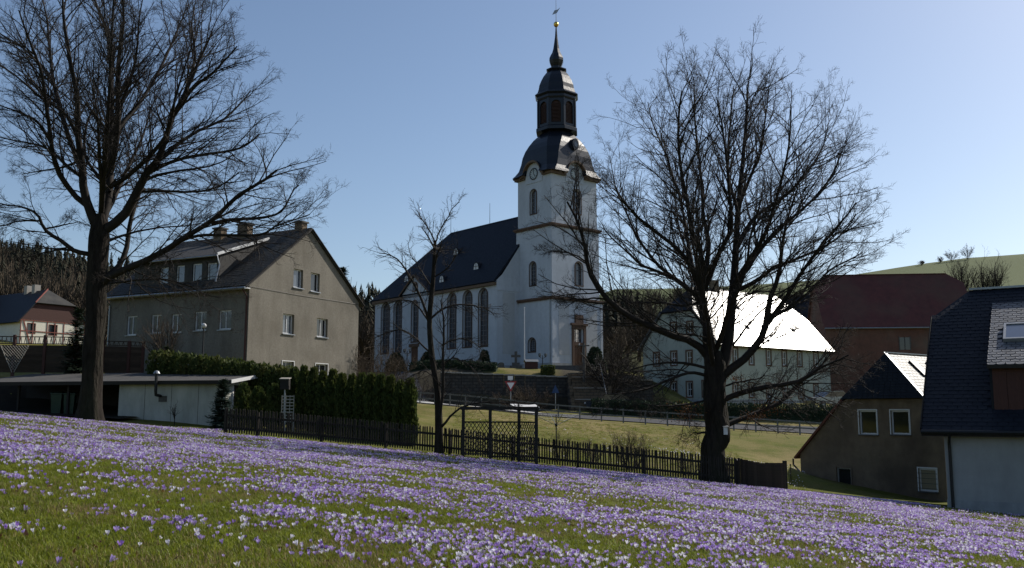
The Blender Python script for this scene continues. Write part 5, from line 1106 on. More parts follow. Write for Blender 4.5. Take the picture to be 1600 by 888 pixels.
def spruce(name, label, base, h, w, seed, mat='spruce', whorls=22, per=11, cat='tree', lean=.25, dens=10, leaf=.12):
    rng = np.random.default_rng(seed); V = []
    root = tag(empty(name, base), label, cat); tt = MB().tube([(0, 0, -.1), (0, 0, h * .98)], [max(.03, h * .016), .006], 7).build('trunk', M['bark'], root)
    P, Dv, Ls = [], [], []
    for i in range(whorls):
        f = i / whorls; z = h * (.05 + .93 * f); L = w / 2 * (1 - f) ** .85 + h * .012
        for k in range(max(5, int(per * (1 - .5 * f)))):
            an = rng.uniform(0, 6.283); l = L * rng.uniform(.65, 1.1); el = -.28 + .75 * f + rng.normal() * .1
            d = np.array([math.cos(an) * math.cos(el), math.sin(an) * math.cos(el), math.sin(el)]); m_ = max(4, int(dens * l / (w / 2) + 3)); t = (np.arange(m_) + rng.random(m_)) / m_
            pp = np.array([0, 0, z + rng.normal() * h * .012]) + d * (l * t)[:, None] + np.array([0, 0, 1.]) * ((t ** 2) * l * .22)[:, None]; sd = np.cross(d, [0, 0, 1.]); sd /= np.linalg.norm(sd)
            wd = leaf * (1.25 - t)[:, None] * rng.uniform(.7, 1.3, (m_, 1))
            for s in (-1, 1):
                q = pp + (sd * s + d * .75 + rng.normal(size=(m_, 3)) * .2) * wd * 1.5
                V.append(np.stack([pp - d * wd * .35, q - d * wd * .15, q + d * wd * .25 - np.array([0, 0, 1]) * wd * .2, pp + d * wd * .35], 1).reshape(-1, 3))
    V = np.concatenate(V); obj('crown', mesh_np('crown', V, np.arange(len(V)).reshape(-1, 4), M[mat]), None, root)
    return root
p = gnd(347, 40.3, -.05); spruce('young_spruce', 'young conical spruce at the corner of the white shed', p, at(347, 590, 40.3).z - p.z, 1.75, 90, 'blue_spruce', 24, 14, leaf=.10, dens=14)
MB().tube([(0, 0, 2.3), (0, 0, 2.85)], [.012, .004], 5)
p = gnd(112, 49.6, -.1); spruce('garden_spruce', 'dark spruce in front of the slatted fence left of the huge tree', p, at(112, 478, 49.6).z - p.z, 2.6, 91, 'spruce', 26, 13, leaf=.13, dens=14)
p = gnd(258, 48.4, -.1); spruce('garden_spruce', 'low broad spruce at the end of the slatted fence before the grey house', p, at(258, 538, 48.4).z - p.z, 3.0, 92, 'spruce', 16, 16, leaf=.13, dens=14)
p = gnd(531, 110, -.1); spruce('tall_spruce', 'pointed spruce rising behind the right roof edge of the grey house', p, at(533, 414, 110).z - p.z, 5.0, 93, 'spruce', 34, 14, leaf=.3, dens=14)

# woods: far, uncountable
def wood(name, label, spots, mat, rng, conifer=True):
    V = []; n0 = 0
    for (x, y, h, w) in spots:
        z0 = zg(x, y)
        if conifer:
            m_ = 110; t = rng.random(m_) ** .8; an = rng.random(m_) * 6.283; L = (w / 2 * (1 - t) ** .8 + .25) * (.7 + .5 * rng.random(m_)); dz = h * .07
            c = np.stack([np.full(m_, x), np.full(m_, y), z0 + h * (.06 + .94 * t)], -1); d = np.stack([np.cos(an), np.sin(an), np.full(m_, -.25)], -1); s = np.stack([-np.sin(an), np.cos(an), np.zeros(m_)], -1)
            V.append(np.stack([c + np.array([0, 0, 1.]) * dz, c + d * L[:, None] * .8 - s * L[:, None] * .38, c + d * L[:, None] * 1.1, c + d * L[:, None] * .8 + s * L[:, None] * .38], 1).reshape(-1, 3))
            c = np.array([x, y, z0]); V.append(np.array([c + [-.2, 0, 0], c + [.2, 0, 0], c + [.03, 0, h], c + [-.03, 0, h]]))
        else:
            m_ = 120; d = unit(rng.normal(size=(m_, 3)) + np.array([0, 0, .5])); c0 = np.array([x, y, z0 + h * .35]); r0 = rng.random(m_)[:, None] ** .6; a = c0 + d * r0 * np.array([w / 2, w / 2, h * .6]) * .75; L = h * .16 * rng.random((m_, 1)) + .5
            e = a + (d + np.array([0, 0, .5]) + rng.normal(size=(m_, 3)) * .4) * L; s = unit(np.cross(d, rng.normal(size=(m_, 3)))) * .05 * (1 + h / 14)
            V.append(np.stack([a - s, a + s, e + s * .3, e - s * .3], 1).reshape(-1, 3)); c = np.array([x, y, z0 - .3]); V.append(np.array([c + [-.2, 0, 0], c + [.2, 0, 0], c + [.05, 0, h * .8], c + [-.05, 0, h * .8]]))
    V = np.concatenate(V); tag(obj(name, mesh_np(name, V, np.arange(len(V)).reshape(-1, 4), M[mat])), label, kind='stuff')
_r = np.random.default_rng(77)
def scatter(n_, px0, px1, d0, d1, h0, h1, w):
    out = []
    for _ in range(n_):
        D_ = _r.uniform(d0, d1); px = _r.uniform(px0, px1); x = at(px, 600, D_).x; h = _r.uniform(h0, h1); out.append((x, D_, h, w * h / 12 * _r.uniform(.8, 1.2)))
    return out
wood('spruce_wood', 'dark spruce wood on the left hill', scatter(900, -120, 420, 145, 300, 5.0, 9.5, 3.0) + scatter(110, 500, 640, 150, 230, 9, 13, 3.4) + scatter(26, 940, 1010, 150, 200, 6, 9, 4), 'forest', _r)
wood('bare_wood', 'bare brown broadleaf wood below the hill crests', scatter(460, -80, 420, 108, 200, 5, 9.5, 6.5) + scatter(70, 480, 640, 128, 175, 8, 12, 7) + scatter(110, 935, 1140, 125, 240, 5, 8, 6) + scatter(60, 1180, 1560, 150, 215, 3, 6, 5), 'barewood', _r, False)

# ------------------------------------------------------------------ fences
def dup(src, name, parent, loc, rot=(0, 0, 0), scale=None):
    o = src.copy(); o.name = name; COL.objects.link(o); o.parent = parent; o.location = loc; o.rotation_euler = rot
    if scale: o.scale = scale
    return o
def picket_fence():
    path = [at(352, 650, 33.6), at(690, 650, 33.6), at(838, 650, 32.8), at(1000, 650, 32.6), at(1152, 650, 32.6)]
    root = tag(empty('picket_fence', (path[0].x, path[0].y, zg(path[0].x, path[0].y))), 'dark weathered picket fence along the far edge of the crocus lawn', 'fence'); o0 = root.location.copy()
    Q = []; acc = 0
    for i in range(len(path) - 1):
        a, b_ = path[i], path[i + 1]; L = math.hypot(b_.x - a.x, b_.y - a.y); d = Vector(((b_.x - a.x) / L, (b_.y - a.y) / L, 0)); s = acc
        while s < L: Q.append((Vector((a.x, a.y, 0)) + d * s, d)); s += .0885
        acc = s - L
    pm_ = MB().slab([(-.026, 0, 0), (.026, 0, 0), (.026, 0, .84), (.0, 0, .88), (-.026, 0, .84)], (0, -.02, 0)).mesh('picket', M['picket_wood']); first = None
    posts = []
    for i, (p, d) in enumerate(Q):
        z = zg(p.x, p.y) + .06; rz = math.atan2(d.y, d.x)
        obj('picket', pm_, None, root, Vector((p.x, p.y, z + random.uniform(-.015, .015))) - o0, (random.gauss(0, .012), random.gauss(0, .02), rz))
        if i % 26 == 13 or i in (0, len(Q) - 1): posts.append((p, d))
    for p, d in posts:
        nn = Vector((-d.y, d.x, 0)); q = p + nn * .06; z = zg(q.x, q.y)
        MB().box(-.05, -.05, -.2, .05, .05, .86).build('post', M['picket_wood'], root, Vector((q.x, q.y, z)) - o0, rot=(0, 0, math.atan2(d.y, d.x)))
    for h in (.24, .68):
        for (p, d), (p2, d2) in zip(posts[:-1], posts[1:]):
            nn = Vector((-d.y, d.x, 0)); a = p + nn * .022; b_ = p2 + nn * .022; a = Vector((a.x, a.y, zg(p.x, p.y) + h)); b_ = Vector((b_.x, b_.y, zg(p2.x, p2.y) + h))
            MB().bar(a - o0, b_ - o0, .035, .08).build('rail', M['picket_wood'], root)
    # closed boards at the right end
    r2 = tag(empty('board_fence', gnd(1150, 32.6)), 'short curved solid board fence right of the big oak', 'fence'); o2 = r2.location.copy()
    a, c, b_ = at(1152, 650, 32.55), at(1185, 650, 31.6), at(1223, 650, 31.9); bm_ = MB().box(-.053, -.01, 0, .053, .01, 1.0).mesh('board', M['board_wood'])
    nB = 17
    for i in range(nB):
        t = i / (nB - 1); q = a * (1 - t) ** 2 + c * 2 * t * (1 - t) + b_ * t * t; dq = (c - a) * (1 - t) + (b_ - c) * t
        z = zg(q.x, q.y); obj('board', bm_, None, r2, Vector((q.x, q.y, z - .05)) - o2, (0, 0, math.atan2(dq.y, dq.x)), ).scale = (1.0, 1, 1.0 - .09 * math.sin(t * 3.14) + random.uniform(-.02, .01))
    MB().box(-.06, -.06, -.2, .06, .06, 1.0).build('post', M['picket_wood'], r2, Vector((b_.x + .02, b_.y + .06, zg(b_.x, b_.y))) - o2)
picket_fence()

def trellis():
    pts = [at(724, 650, 32.6), at(766, 650, 32.5), at(811, 650, 32.4), at(838, 650, 31.5)]
    for p in pts: p.z = zg(p.x, p.y)
    root = tag(empty('garden_trellis', pts[0]), 'dark wooden garden trellis frame with diagonal lattice beside the picket fence', 'trellis'); o0 = pts[0].copy(); top = at(724, 641, 32.6).z
    tops = [at(724, 641, 32.6).z, at(766, 640.5, 32.5).z, at(811, 640, 32.4).z, at(838, 641.5, 31.5).z]; zt = sum(tops[:3]) / 3
    w = M['dark_wood']
    for i, p in enumerate(pts): MB().box(-.055, -.055, -.2, .055, .055, zt - p.z).build('post', w, root, p - o0)
    for a, b_ in zip(pts[:-1], pts[1:]):
        A = Vector((a.x, a.y, zt + .05)) - o0; B_ = Vector((b_.x, b_.y, zt + .05)) - o0; e = (B_ - A).normalized() * .1
        MB().bar(A - e, B_ + e, .07, .11).build('top_beam', w, root)
        zt1 = zt - .42; zb = max(a.z, b_.z) + .12; pa = Vector((a.x, a.y, 0)) - Vector((o0.x, o0.y, 0)); pb = Vector((b_.x, b_.y, 0)) - Vector((o0.x, o0.y, 0)); L = (pb - pa).length; d = (pb - pa).normalized()
        up = MB().bar(pa + Vector((0, 0, zt1 - o0.z)), pb + Vector((0, 0, zt1 - o0.z)), .035, .05).build('lattice_rail', w, root); MB().bar(pa + Vector((0, 0, zb - o0.z)), pb + Vector((0, 0, zb - o0.z)), .035, .05).build('lattice_rail', w, root)
        H = zt1 - zb; st = .135; k = 1.55
        for sgn in (1, -1):
            c = -H / k + st / 2
            while c < L:                          # laths x = c + z / k, clipped to the panel
                z0 = max(0, -c * k); z1 = min(H, (L - c) * k)
                if z1 - z0 > .05:
                    x0, x1 = c + z0 / k, c + z1 / k
                    if sgn < 0: x0, x1 = L - x0, L - x1
                    nn = Vector((-d.y, d.x, 0)) * (.012 * sgn)
                    MB().bar(pa + d * x0 + nn + Vector((0, 0, zb + z0 - o0.z)), pa + d * x1 + nn + Vector((0, 0, zb + z1 - o0.z)), .010, .024, up=d).build('lath', w, root)
                c += st
trellis()

def slat_fence():
    pts = [at(-22, 560, 50.2), at(21, 560, 50.4), at(69, 560, 50.6), at(118, 560, 50.8), at(160, 560, 51.2), at(201, 560, 51.8), at(223, 560, 52.2)]; zb = at(69, 583, 50.6).z
    for p in pts: p.z = zb - .02
    root = tag(empty('slatted_fence', pts[0]), 'brown slatted privacy fence with carved top panels above the shed', 'fence'); o0 = pts[0].copy(); w = M['board_wood']
    for i, p in enumerate(pts): MB().box(-.07, -.07, -.6, .07, .07, 2.08 if i < 4 else 1.85).build('post', M['red_brown_wood'], root, p - o0)
    for i, (a, b_) in enumerate(zip(pts[:-1], pts[1:])):
        d = (b_ - a).normalized(); A = a - o0 + d * .08; B_ = b_ - o0 - d * .08
        for k in range(9): MB().bar(A + Vector((0, 0, .12 + k * .165)), B_ + Vector((0, 0, .12 + k * .165)), .022 + (k % 2) * .03, .166).build('slat', w, root)
        if i < 6:
            h0, h1 = (1.60, 1.98) if i < 3 else (1.58, 1.80); MB().bar(A + Vector((0, 0, h0)), B_ + Vector((0, 0, h0)), .04, .05).build('top_rail', w, root); tr = MB().bar(A + Vector((0, 0, h1)), B_ + Vector((0, 0, h1)), .04, .05).build('top_rail', w, root)
            m = MB(); L = (B_ - A).length; n_ = max(4, int(L / .11))
            for k in range(n_): q = A + d * (L * (k + .5) / n_); m.bar(q + Vector((0, 0, h0)), q + Vector((0, 0, h1)) + d * (.06 if k % 2 else -.06), .02, .03)
            m.build('carved_panel', M['stone_grey'] if i < 3 else w, tr)['kind'] = 'stuff'
    # fan trellis leaning on the fence
    p = at(20, 582, 49.7); ft = tag(empty('fan_trellis', p), 'pale diamond lattice fan leaning on the slatted fence', 'trellis'); top = at(0, 540, 49.7).z - p.z; hw = (at(42, 540, 49.7).x - at(-2, 540, 49.7).x) / 2
    for sgn in (1, -1):
        for k in range(-2, 14):
            z0 = k * .16; pts_ = []
            # line from the left edge up to the right, clipped to the wedge |x| < hw * z / top
            for s in range(60):
                t = s / 59; x = (-hw + 2 * hw * t); z = z0 + 1.15 * (x + hw) * .9 - .25
                if .02 < z < top and abs(x) < .06 + hw * z / top: pts_.append((x * sgn, z))
            if len(pts_) > 2: MB().bar((pts_[0][0], .01 * sgn, pts_[0][1]), (pts_[-1][0], .01 * sgn, pts_[-1][1]), .012, .026, up=(0, 1, 0)).build('lath', M['stone_light'], ft)
    for s in (-1, 1): MB().bar((.05 * s, 0, 0), (hw * s, 0, top), .02, .035, up=(0, 1, 0)).build('frame_bar', M['stone_light'], ft)
slat_fence()

def guard_rail():
    cps = [at(*a) for a in [(600, 628, 82), (648, 634, 74), (750, 642, 70), (850, 652, 67.6), (1000, 662, 66.4), (1130, 671, 66.2), (1270, 681, 66.2), (1420, 690, 66.2)]]
    root = tag(empty('guard_rail', (cps[0].x, cps[0].y, zg(cps[0].x, cps[0].y))), 'long grey two-rail railing along the village road', 'railing'); o0 = root.location.copy(); Q = []
    acc = 0
    for a, b_ in zip(cps[:-1], cps[1:]):
        L = math.hypot(b_.x - a.x, b_.y - a.y); d = Vector(((b_.x - a.x) / L, (b_.y - a.y) / L, 0)); s = acc
        while s < L: Q.append(Vector((a.x, a.y, 0)) + d * s); s += 1.55
        acc = s - L
    for p in Q: p.z = zg(p.x, p.y)
    pm_ = MB().box(-.045, -.045, -.3, .045, .045, 1.0).mesh('post', M['rail_grey'])
    for p in Q: obj('post', pm_, None, root, p - o0)
    for h in (.92, .48):
        for a, b_ in zip(Q[:-1], Q[1:]): MB().bar(a - o0 + Vector((0, -.05, h)), b_ - o0 + Vector((0, -.05, h)), .05, .10).build('rail', M['rail_grey'], root)
guard_rail()

def iron_fence():
    a, b_ = gnd(1128, 80.5), gnd(1296, 80.5); root = tag(empty('iron_fence', a), 'black iron railing fence before the lawn of the glaring roofed house', 'fence'); L = b_.x - a.x
    n_ = int(L / .135); pm_ = MB().box(-.012, -.012, 0, .012, .012, 1.0).mesh('bar', M['black_iron'])
    for i in range(n_ + 1): x = L * i / n_; obj('bar', pm_, None, root, (x, 0, zg(a.x + x, a.y) - a.z + .05))
    for h in (.15, .9):
        for i in range(8): x0, x1 = L * i / 8, L * (i + 1) / 8; MB().bar((x0, 0, zg(a.x + x0, a.y) - a.z + h), (x1, 0, zg(a.x + x1, a.y) - a.z + h), .03, .04).build('rail', M['black_iron'], root)
iron_fence()

# ------------------------------------------------------------------ church yard: retaining wall, steps, furniture
def church_wall():
    for name, label, x0, x1, ya in (('retaining_wall', 'dark stone retaining wall left of the church steps', -6.6, 5.1, 86.0), ('retaining_wall', 'overgrown retaining wall right of the church steps', 8.8, 13.0, 86.2)):
        root = tag(empty(name, (x0, ya, 0)), label, 'wall'); n_ = int((x1 - x0) / .9)
        for i in range(n_):
            xa, xb = (x1 - x0) * i / n_, (x1 - x0) * (i + 1) / n_; zt = on_line(Vector((0, ya, 0)), Vector((1, 0, 0)), 0, 0)[1]; f = (x0 + xa + 6.6) / 12
            top = 3.45 - .45 * f; MB().box(xa + .01, -.25 + random.uniform(-.03, .03), -1.5, xb - .01, .3, top - .12).build('wall_section', M['retaining_stone'], root)
            MB().box(xa + .006, -.36, top - .12, xb - .006, .38, top).build('coping', M['stone_light'], root)
    root = tag(empty('church_steps', (5.1, 86.0, 0)), 'stone steps with pale landings climbing to the church', 'steps')
    for k in range(12):
        z = .12 + k * .26; y = -5.6 + k * .48; pale = k in (2, 6, 10)
        MB().box(.35, y, z - 1.6, 3.35, y + 1.2, z + .26 - .07).build('riser', M['steps_stone'], root)
        MB().box(.3, y - .05, z + .19, 3.4, y + 1.2, z + .26).build('tread', M['stone_light'] if pale else M['steps_stone'], root)
    for x in (0, 3.4): MB().box(x, -5.5, -1.2, x + .32, .8, 1.0).box(x, -3.2, 1.0, x + .32, .8, 2.1).box(x, -1.2, 2.1, x + .32, .8, 3.2).build('side_wall', M['steps_stone'], root)
    pts = [(3.05, -5.6, .2), (3.05, -5.6, 1.2), (3.05, .0, 4.1)]; MB().tube(pts, .03, 6).build('handrail', M['zinc'], root)
    # green roofed porch mound / ramp before the tower door
    m = MB(); q = at(866, 578, 95.5); q.z = 3.6
    ramp = tag(empty('stair_ramp', q), 'dark grey stair block with sloping cheeks before the tower door', 'steps')
    for k in range(6):
        f = k * .34; MB().box(-1.6 + f * 1.0, f, 0, 4.6 - f * .5, 3.4, .16 * (k + 1)).build('step', M['stone_grey'], ramp)
church_wall()

def flagpole():
    p = at(819.5, 590, 93); p.z = zg(p.x, 93) - .1; r = tag(empty('flagpole', p), 'tall white flagpole on the grass before the church', 'flagpole'); h = at(819.5, 482, 93).z - p.z
    MB().tube([(0, 0, 0), (0, 0, h)], [.055, .035], 8).build('pole', M['white_paint'], r); MB().lathe([(.02, h), (.06, h + .04), (.06, h + .08), (.01, h + .12)], 8).build('finial', M['white_paint'], r); MB().box(-.18, -.18, -.2, .18, .18, .16).build('base', M['stone_grey'], r)
flagpole()
def cross():
    p = at(806, 578, 95); p.z = zg(p.x, 95) - .05; r = tag(empty('memorial_cross', p), 'dark stone cross on a stepped base before the tower', 'memorial'); s = M['stone_grey']
    MB().box(-.62, -.4, 0, .62, .4, .55).build('base', s, r); MB().box(-.4, -.3, .55, .4, .3, .85).build('base_step', s, r)
    MB().box(-.13, -.1, .85, .13, .1, 2.0).build('shaft', s, r); MB().box(-.48, -.095, 1.4, .48, .095, 1.64).build('cross_arm', s, r)
cross()
def lamp(label, px, D_, py_top, globe=.16, double=False, cat='lamp', name='street_lamp', mat='black_iron'):
    p = at(px, 600, D_); p.z = zg(p.x, D_) - .05; h = at(px, py_top, D_).z - p.z; r = tag(empty(name, p), label, cat)
    MB().tube([(0, 0, 0), (0, 0, h - globe)], [.05, .035], 8).build('pole', M[mat], r); MB().lathe([(.09, 0), (.09, .25), (.05, .35)], 8).build('foot', M[mat], r)
    if double:
        for s in (-1, 1):
            MB().bar((0, 0, h - .5), (s * .3, 0, h - .35), .04).build('bracket', M[mat], r)
            MB().lathe([(.05, h - .35), (.14, h - .2), (.14, h), (.04, h + .08)], 8, (s * .3, 0)).build('lantern', M['glass_church'], r)
    else:
        g = globe; MB().lathe([(g * math.sin(math.pi * i / 8) + .004, h - g * math.cos(math.pi * i / 8)) for i in range(9)], 14).build('globe', M['white_frame'], r, smooth=True)
    return r
lamp('two armed lantern before the side portal of the nave', 635.5, 97, 546, double=True); lamp('two armed lantern beside the tower near the flagpole', 848, 96, 553, double=True)
lamp('white globe lamp on a thin pole before the grey house', 314.5, 48.8, 509, .13, name='globe_lamp')
def utility_pole():
    p = at(913, 600, 84.4); p.z = zg(p.x, 84.4) - .1; h = at(913, 536, 84.4).z - p.z; r = tag(empty('utility_pole', p), 'grey utility pole beside the church steps', 'pole')
    MB().tube([(0, 0, 0), (0, 0, h)], [.14, .10], 8).build('pole', M['stone_grey'], r); MB().box(-.5, -.05, h - .3, .5, .05, h - .2).build('cross_arm', M['stone_grey'], r)
    for x in (-.42, .42): MB().lathe([(.03, h - .2), (.05, h - .12), (.03, h - .04)], 8, (x, 0)).build('insulator', M['white_paint'], r)
utility_pole()
def headstones():
    spec = [(684, 92, .9), (697, 93, .75), (712, 91.5, 1.0), (724, 93.5, .8), (736, 92, .85), (748, 94, .95), (760, 92.5, .7), (773, 94.5, .8), (783, 92, .6)]
    names = ['first', 'second', 'third', 'fourth', 'fifth', 'sixth', 'seventh', 'eighth', 'ninth']
    for i, (px, D_, h) in enumerate(spec):
        p = at(px, 600, D_); p.z = zg(p.x, D_) - .05; r = tag(empty('headstone', p, random.uniform(-.2, .2)), 'dark headstone below the nave windows, %s from the left' % names[i], 'headstone', 'headstones below the nave')
        n_ = 8; w = .2 + .05 * (i % 3); pr = [(-w, 0), (w, 0)] + [(w * math.cos(math.pi * k / n_), h - w * .5 + w * .5 * math.sin(math.pi * k / n_)) for k in range(n_ + 1)]
        MB().slab([(x, -.07, z) for x, z in pr], (0, .14, 0)).build('stone', M['stone_grey'], r); MB().box(-w - .1, -.18, -.1, w + .1, .18, .12).build('base', M['stone_grey'], r)
headstones()
for i, (px, D_, h, w, lab) in enumerate([(618, 93, 1.9, 2.2, 'dark rounded evergreen bush under the leftmost nave windows'), (668, 94, 1.8, 1.8, 'dark evergreen bush right of the side portal'), (757, 95.5, 1.9, 1.2, 'pointed dark evergreen bush under the right nave window'), (930, 90, 2.6, 2.2, 'dark evergreen bush right of the tower door')]):
    p = at(px, 600, D_); p.z = zg(p.x, D_) - .1; t = tag(empty('yew_bush', p), lab, 'bush', 'evergreen bushes in the church yard')
    rng = np.random.default_rng(200 + i); V, F_ = sprays('y', 2200, lambda t: w / 2 * np.sqrt(np.clip(1.02 - t, 0, 1)) * np.minimum(1, .7 + t * 2), rng, .2, None, upw=.6, hh=h); obj('foliage', mesh_np('foliage', V, F_, M['spruce']), None, t)
def hut(px, D_, label, mat, s=1.0, roofm='zinc'):
    p = at(px, 600, D_); p.z = zg(p.x, D_) - .1; r = tag(empty('wooden_box', p, .2), label, 'box')
    MB().box(-.62 * s, -.4 * s, 0, .62 * s, .4 * s, .8 * s).build('body', M[mat], r); MB().slab([(-.72 * s, -.5 * s, .78 * s), (.72 * s, -.5 * s, .78 * s), (.72 * s, .0, 1.02 * s), (-.72 * s, .0, 1.02 * s)], (0, 0, .04)).slab([(-.72 * s, .0, 1.02 * s), (.72 * s, .0, 1.02 * s), (.72 * s, .5 * s, .78 * s), (-.72 * s, .5 * s, .78 * s)], (0, 0, .04)).build('lid', M[roofm], r)
hut(830, 91.0, 'low red brown grit box beside the flagpole', 'red_brown_wood', .95)
p = at(856, 596, 88.2); p.z = zg(p.x, 88.2) - .1
hb = tag(empty('clipped_bush', p), 'dark clipped box bush at the top of the church wall', 'bush'); rng = np.random.default_rng(9); n_ = 1800
q = rng.uniform(-1, 1, (n_, 3)); q = q / np.abs(q).max(1, keepdims=True) * np.array([.62, .55, .5]) + np.array([0, 0, .5]); leaf_quads(q, .09, rng, M['thuja'], 'foliage', hb, (0, 0, 0), None or 'thing'); MB().box(-.52, -.45, 0, .52, .45, .85).build('inner_growth', M['thuja'], hb)
for o in hb.children:
    if 'kind' in o: del o['kind']

def signs():
    p = at(798, 640, 76.5); p.z = zg(p.x, 76.5) - .1; r = tag(empty('yield_sign', p), 'red bordered give way sign with small white plate on the road', 'sign'); h = at(798, 602, 76.5).z - p.z
    MB().tube([(0, 0, 0), (0, 0, h + .45)], .035, 8).build('pole', M['zinc'], r); t = lambda s, y: [(-.5 * s, y, h + .32 * s), (.5 * s, y, h + .32 * s), (0, y, h - .55 * s)][::-1]
    f = MB().slab(t(1.0, -.05), (0, .02, 0)).build('plate', M['red_sign'], r); MB().slab(t(.62, -.062), (0, .008, 0)).build('plate_face', M['white_frame'], f); MB().box(-.24, -.05, h + .42, .18, -.03, h + .75).build('small_plate', M['white_frame'], r)
    p = at(868, 640, 79); p.z = zg(p.x, 79) - .1; r = tag(empty('blue_sign', p), 'small blue road sign before the church steps', 'sign'); h = at(868, 606, 79).z - p.z
    MB().tube([(0, 0, 0), (0, 0, h + .2)], .035, 8).build('pole', M['zinc'], r); MB().slab([(-.32, -.05, h - .45), (.32, -.05, h - .45), (.0, -.05, h + .25)], (0, .02, 0)).build('plate', M['blue_sign'], r)
    p = at(820, 637, 75.2); p.z = zg(p.x, 75.2); r = tag(empty('cabinet_lid', p, .3), 'flat pale slab lying beside the road under the give way sign', 'slab'); MB().box(-.95, -.5, 0, .95, .5, .35).build('plinth', M['stone_grey'], r); MB().slab([(-1.05, -.6, .36), (1.05, -.6, .36), (1.05, .6, .62), (-1.05, .6, .62)], (0, 0, .06)).build('lid', M['white_paint'], r)
signs()

def clothes_dryer():
    p = gnd(869, 36.0, -.05); r = tag(empty('clothes_dryer', p), 'grey rotary clothes dryer standing in the meadow', 'clothes dryer'); h = at(869, 664, 36).z - p.z; ht = h + .33
    MB().tube([(0, 0, 0), (0, 0, h + .38)], .022, 8).build('pole', M['black_iron'], r); ends = []
    for k in range(4):
        an = R(12) + k * math.pi / 2; e = Vector((math.cos(an) * .92, math.sin(an) * .92, h + .40)); ends.append(e); MB().bar((0, 0, h - .02), e, .018).build('arm', M['zinc'], r)
    for f in (.45, .63, .82, 1.0):
        m = MB()
        for k in range(4):
            a, b_ = Vector((0, 0, h)).lerp(ends[k], f), Vector((0, 0, h)).lerp(ends[(k + 1) % 4], f); m.tube([a, (a + b_) / 2 - Vector((0, 0, .03)), b_], .0025, 3)
        m.build('line', M['white_paint'], r)
    MB().lathe([(.05, h - .06), (.05, h + .04)], 8).build('hub', M['black_iron'], r)
clothes_dryer()
def garden_bits():
    p = gnd(449, 40.2, -.05); r = tag(empty('lattice_panel', p), 'pale wooden square lattice panel in front of the thuja hedge', 'trellis'); w = .26; h = at(449, 618, 40.2).z - p.z
    for i in range(9): z = h - .04 - i * .135; MB().box(-w, -.012, z - .022, w, .0, z + .022).build('lath', M['stone_light'], r)
    for x in (-w, -w / 3, w / 3, w): MB().box(x - .015, .002, 0, x + .015, .016, h).build('upright', M['stone_light'], r)
    p = gnd(444, 41.0, -.05); r = tag(empty('letter_box_post', p), 'dark box with pale lid on a post above the lattice panel', 'box'); h = at(444, 591, 41).z - p.z
    MB().box(-.03, -.03, 0, .03, .03, h - .5).build('post', M['zinc'], r); MB().box(-.19, -.15, h - .5, .19, .15, h - .04).build('box', M['dark_wood'], r); MB().slab([(-.22, -.2, h - .06), (.22, -.2, h - .06), (.22, .2, h + .0), (-.22, .2, h + .0)], (0, 0, .03)).build('lid', M['stone_light'], r)
    for i, (px, lab) in enumerate([(88, 'green wheelie bin under the carport, left of the pair'), (108, 'green wheelie bin under the carport, nearer the huge tree')]):
        p = gnd(px, 44.9, .04); r = tag(empty('wheelie_bin', p, .25), lab, 'bin', 'wheelie bins under the carport'); b_ = [(-.24, -.28), (.24, -.28), (.24, .28), (-.24, .28)]
        MB().add([(x * .82, y * .82, .06) for x, y in b_] + [(x, y, .98) for x, y in b_], [(3, 2, 1, 0), (4, 5, 6, 7), (0, 1, 5, 4), (1, 2, 6, 5), (2, 3, 7, 6), (3, 0, 4, 7)]).build('body', M['bin_green'], r)
        MB().slab([(-.27, -.32, 1.0), (.27, -.32, 1.0), (.27, .3, 1.07), (-.27, .3, 1.07)], (0, 0, .04)).build('lid', M['bin_green'], r)
        for s in (-1, 1): MB().tube([(s * .2, .28, .1), (s * .25, .28, .1)], .1, 10).build('wheel', M['rubber'], r)
    p = gnd(1232, 41, -.1); r = tag(empty('garden_stake', p), 'thin dark stake in the grass left of the brown house', 'stake'); MB().tube([(0, 0, 0), (0, 0, .78)], [.022, .018], 6).build('stake_shaft', M['dark_wood'], r); MB().lathe([(.03, .74), (.03, .8)], 6).build('cap', M['black_iron'], r)
garden_bits()

def car(label, loc, rz, mat):
    r = tag(empty('parked_car', loc, rz), label, 'car', 'cars by the road'); m = M[mat]
    prof = [(-2.0, .35), (2.0, .35), (2.08, .62), (1.95, .82), (1.05, .95), (-1.75, 1.0), (-2.02, .9)]
    MB().slab([(x, -.84, z) for x, z in prof], (0, 1.68, 0)).build('body', m, r)
    cab = [(1.05, .95), (.35, 1.42), (-1.1, 1.46), (-1.78, 1.0)]
    c = MB().slab([(x, -.74, z) for x, z in cab], (0, 1.48, 0)).build('cabin', M['glass_dark'], r); MB().slab([(.36, -.72, 1.425), (-1.1, -.72, 1.465), (-1.1, .72, 1.465), (.36, .72, 1.425)][::-1], (0, 0, .04)).build('roof', m, c)
    for x in (-1.25, 1.28):
        for s in (-1, 1):
            w = MB().tube([(x, s * .86, .32), (x, s * .68, .32)], .32, 14).build('wheel', M['rubber'], r); MB().tube([(x, s * .87, .32), (x, s * .862, .32)], .2, 10).build('rim', M['zinc'], w)
    for s in (-1, 1): MB().box(2.04, s * .6 - .16, .62, 2.09, s * .6 + .16, .76).build('headlight', M['white_frame'], r)
    MB().box(.4, -.752, .98, -.35, -.742, 1.36).build('pillar_trim', m, r)
car('silver car parked at the corner of the glaring roofed house', gnd(1296, 85.0, .02), R(200), 'car_silver'); car('dark car passing below the overgrown church wall', gnd(952, 80.0, .05), R(178), 'car_dark')

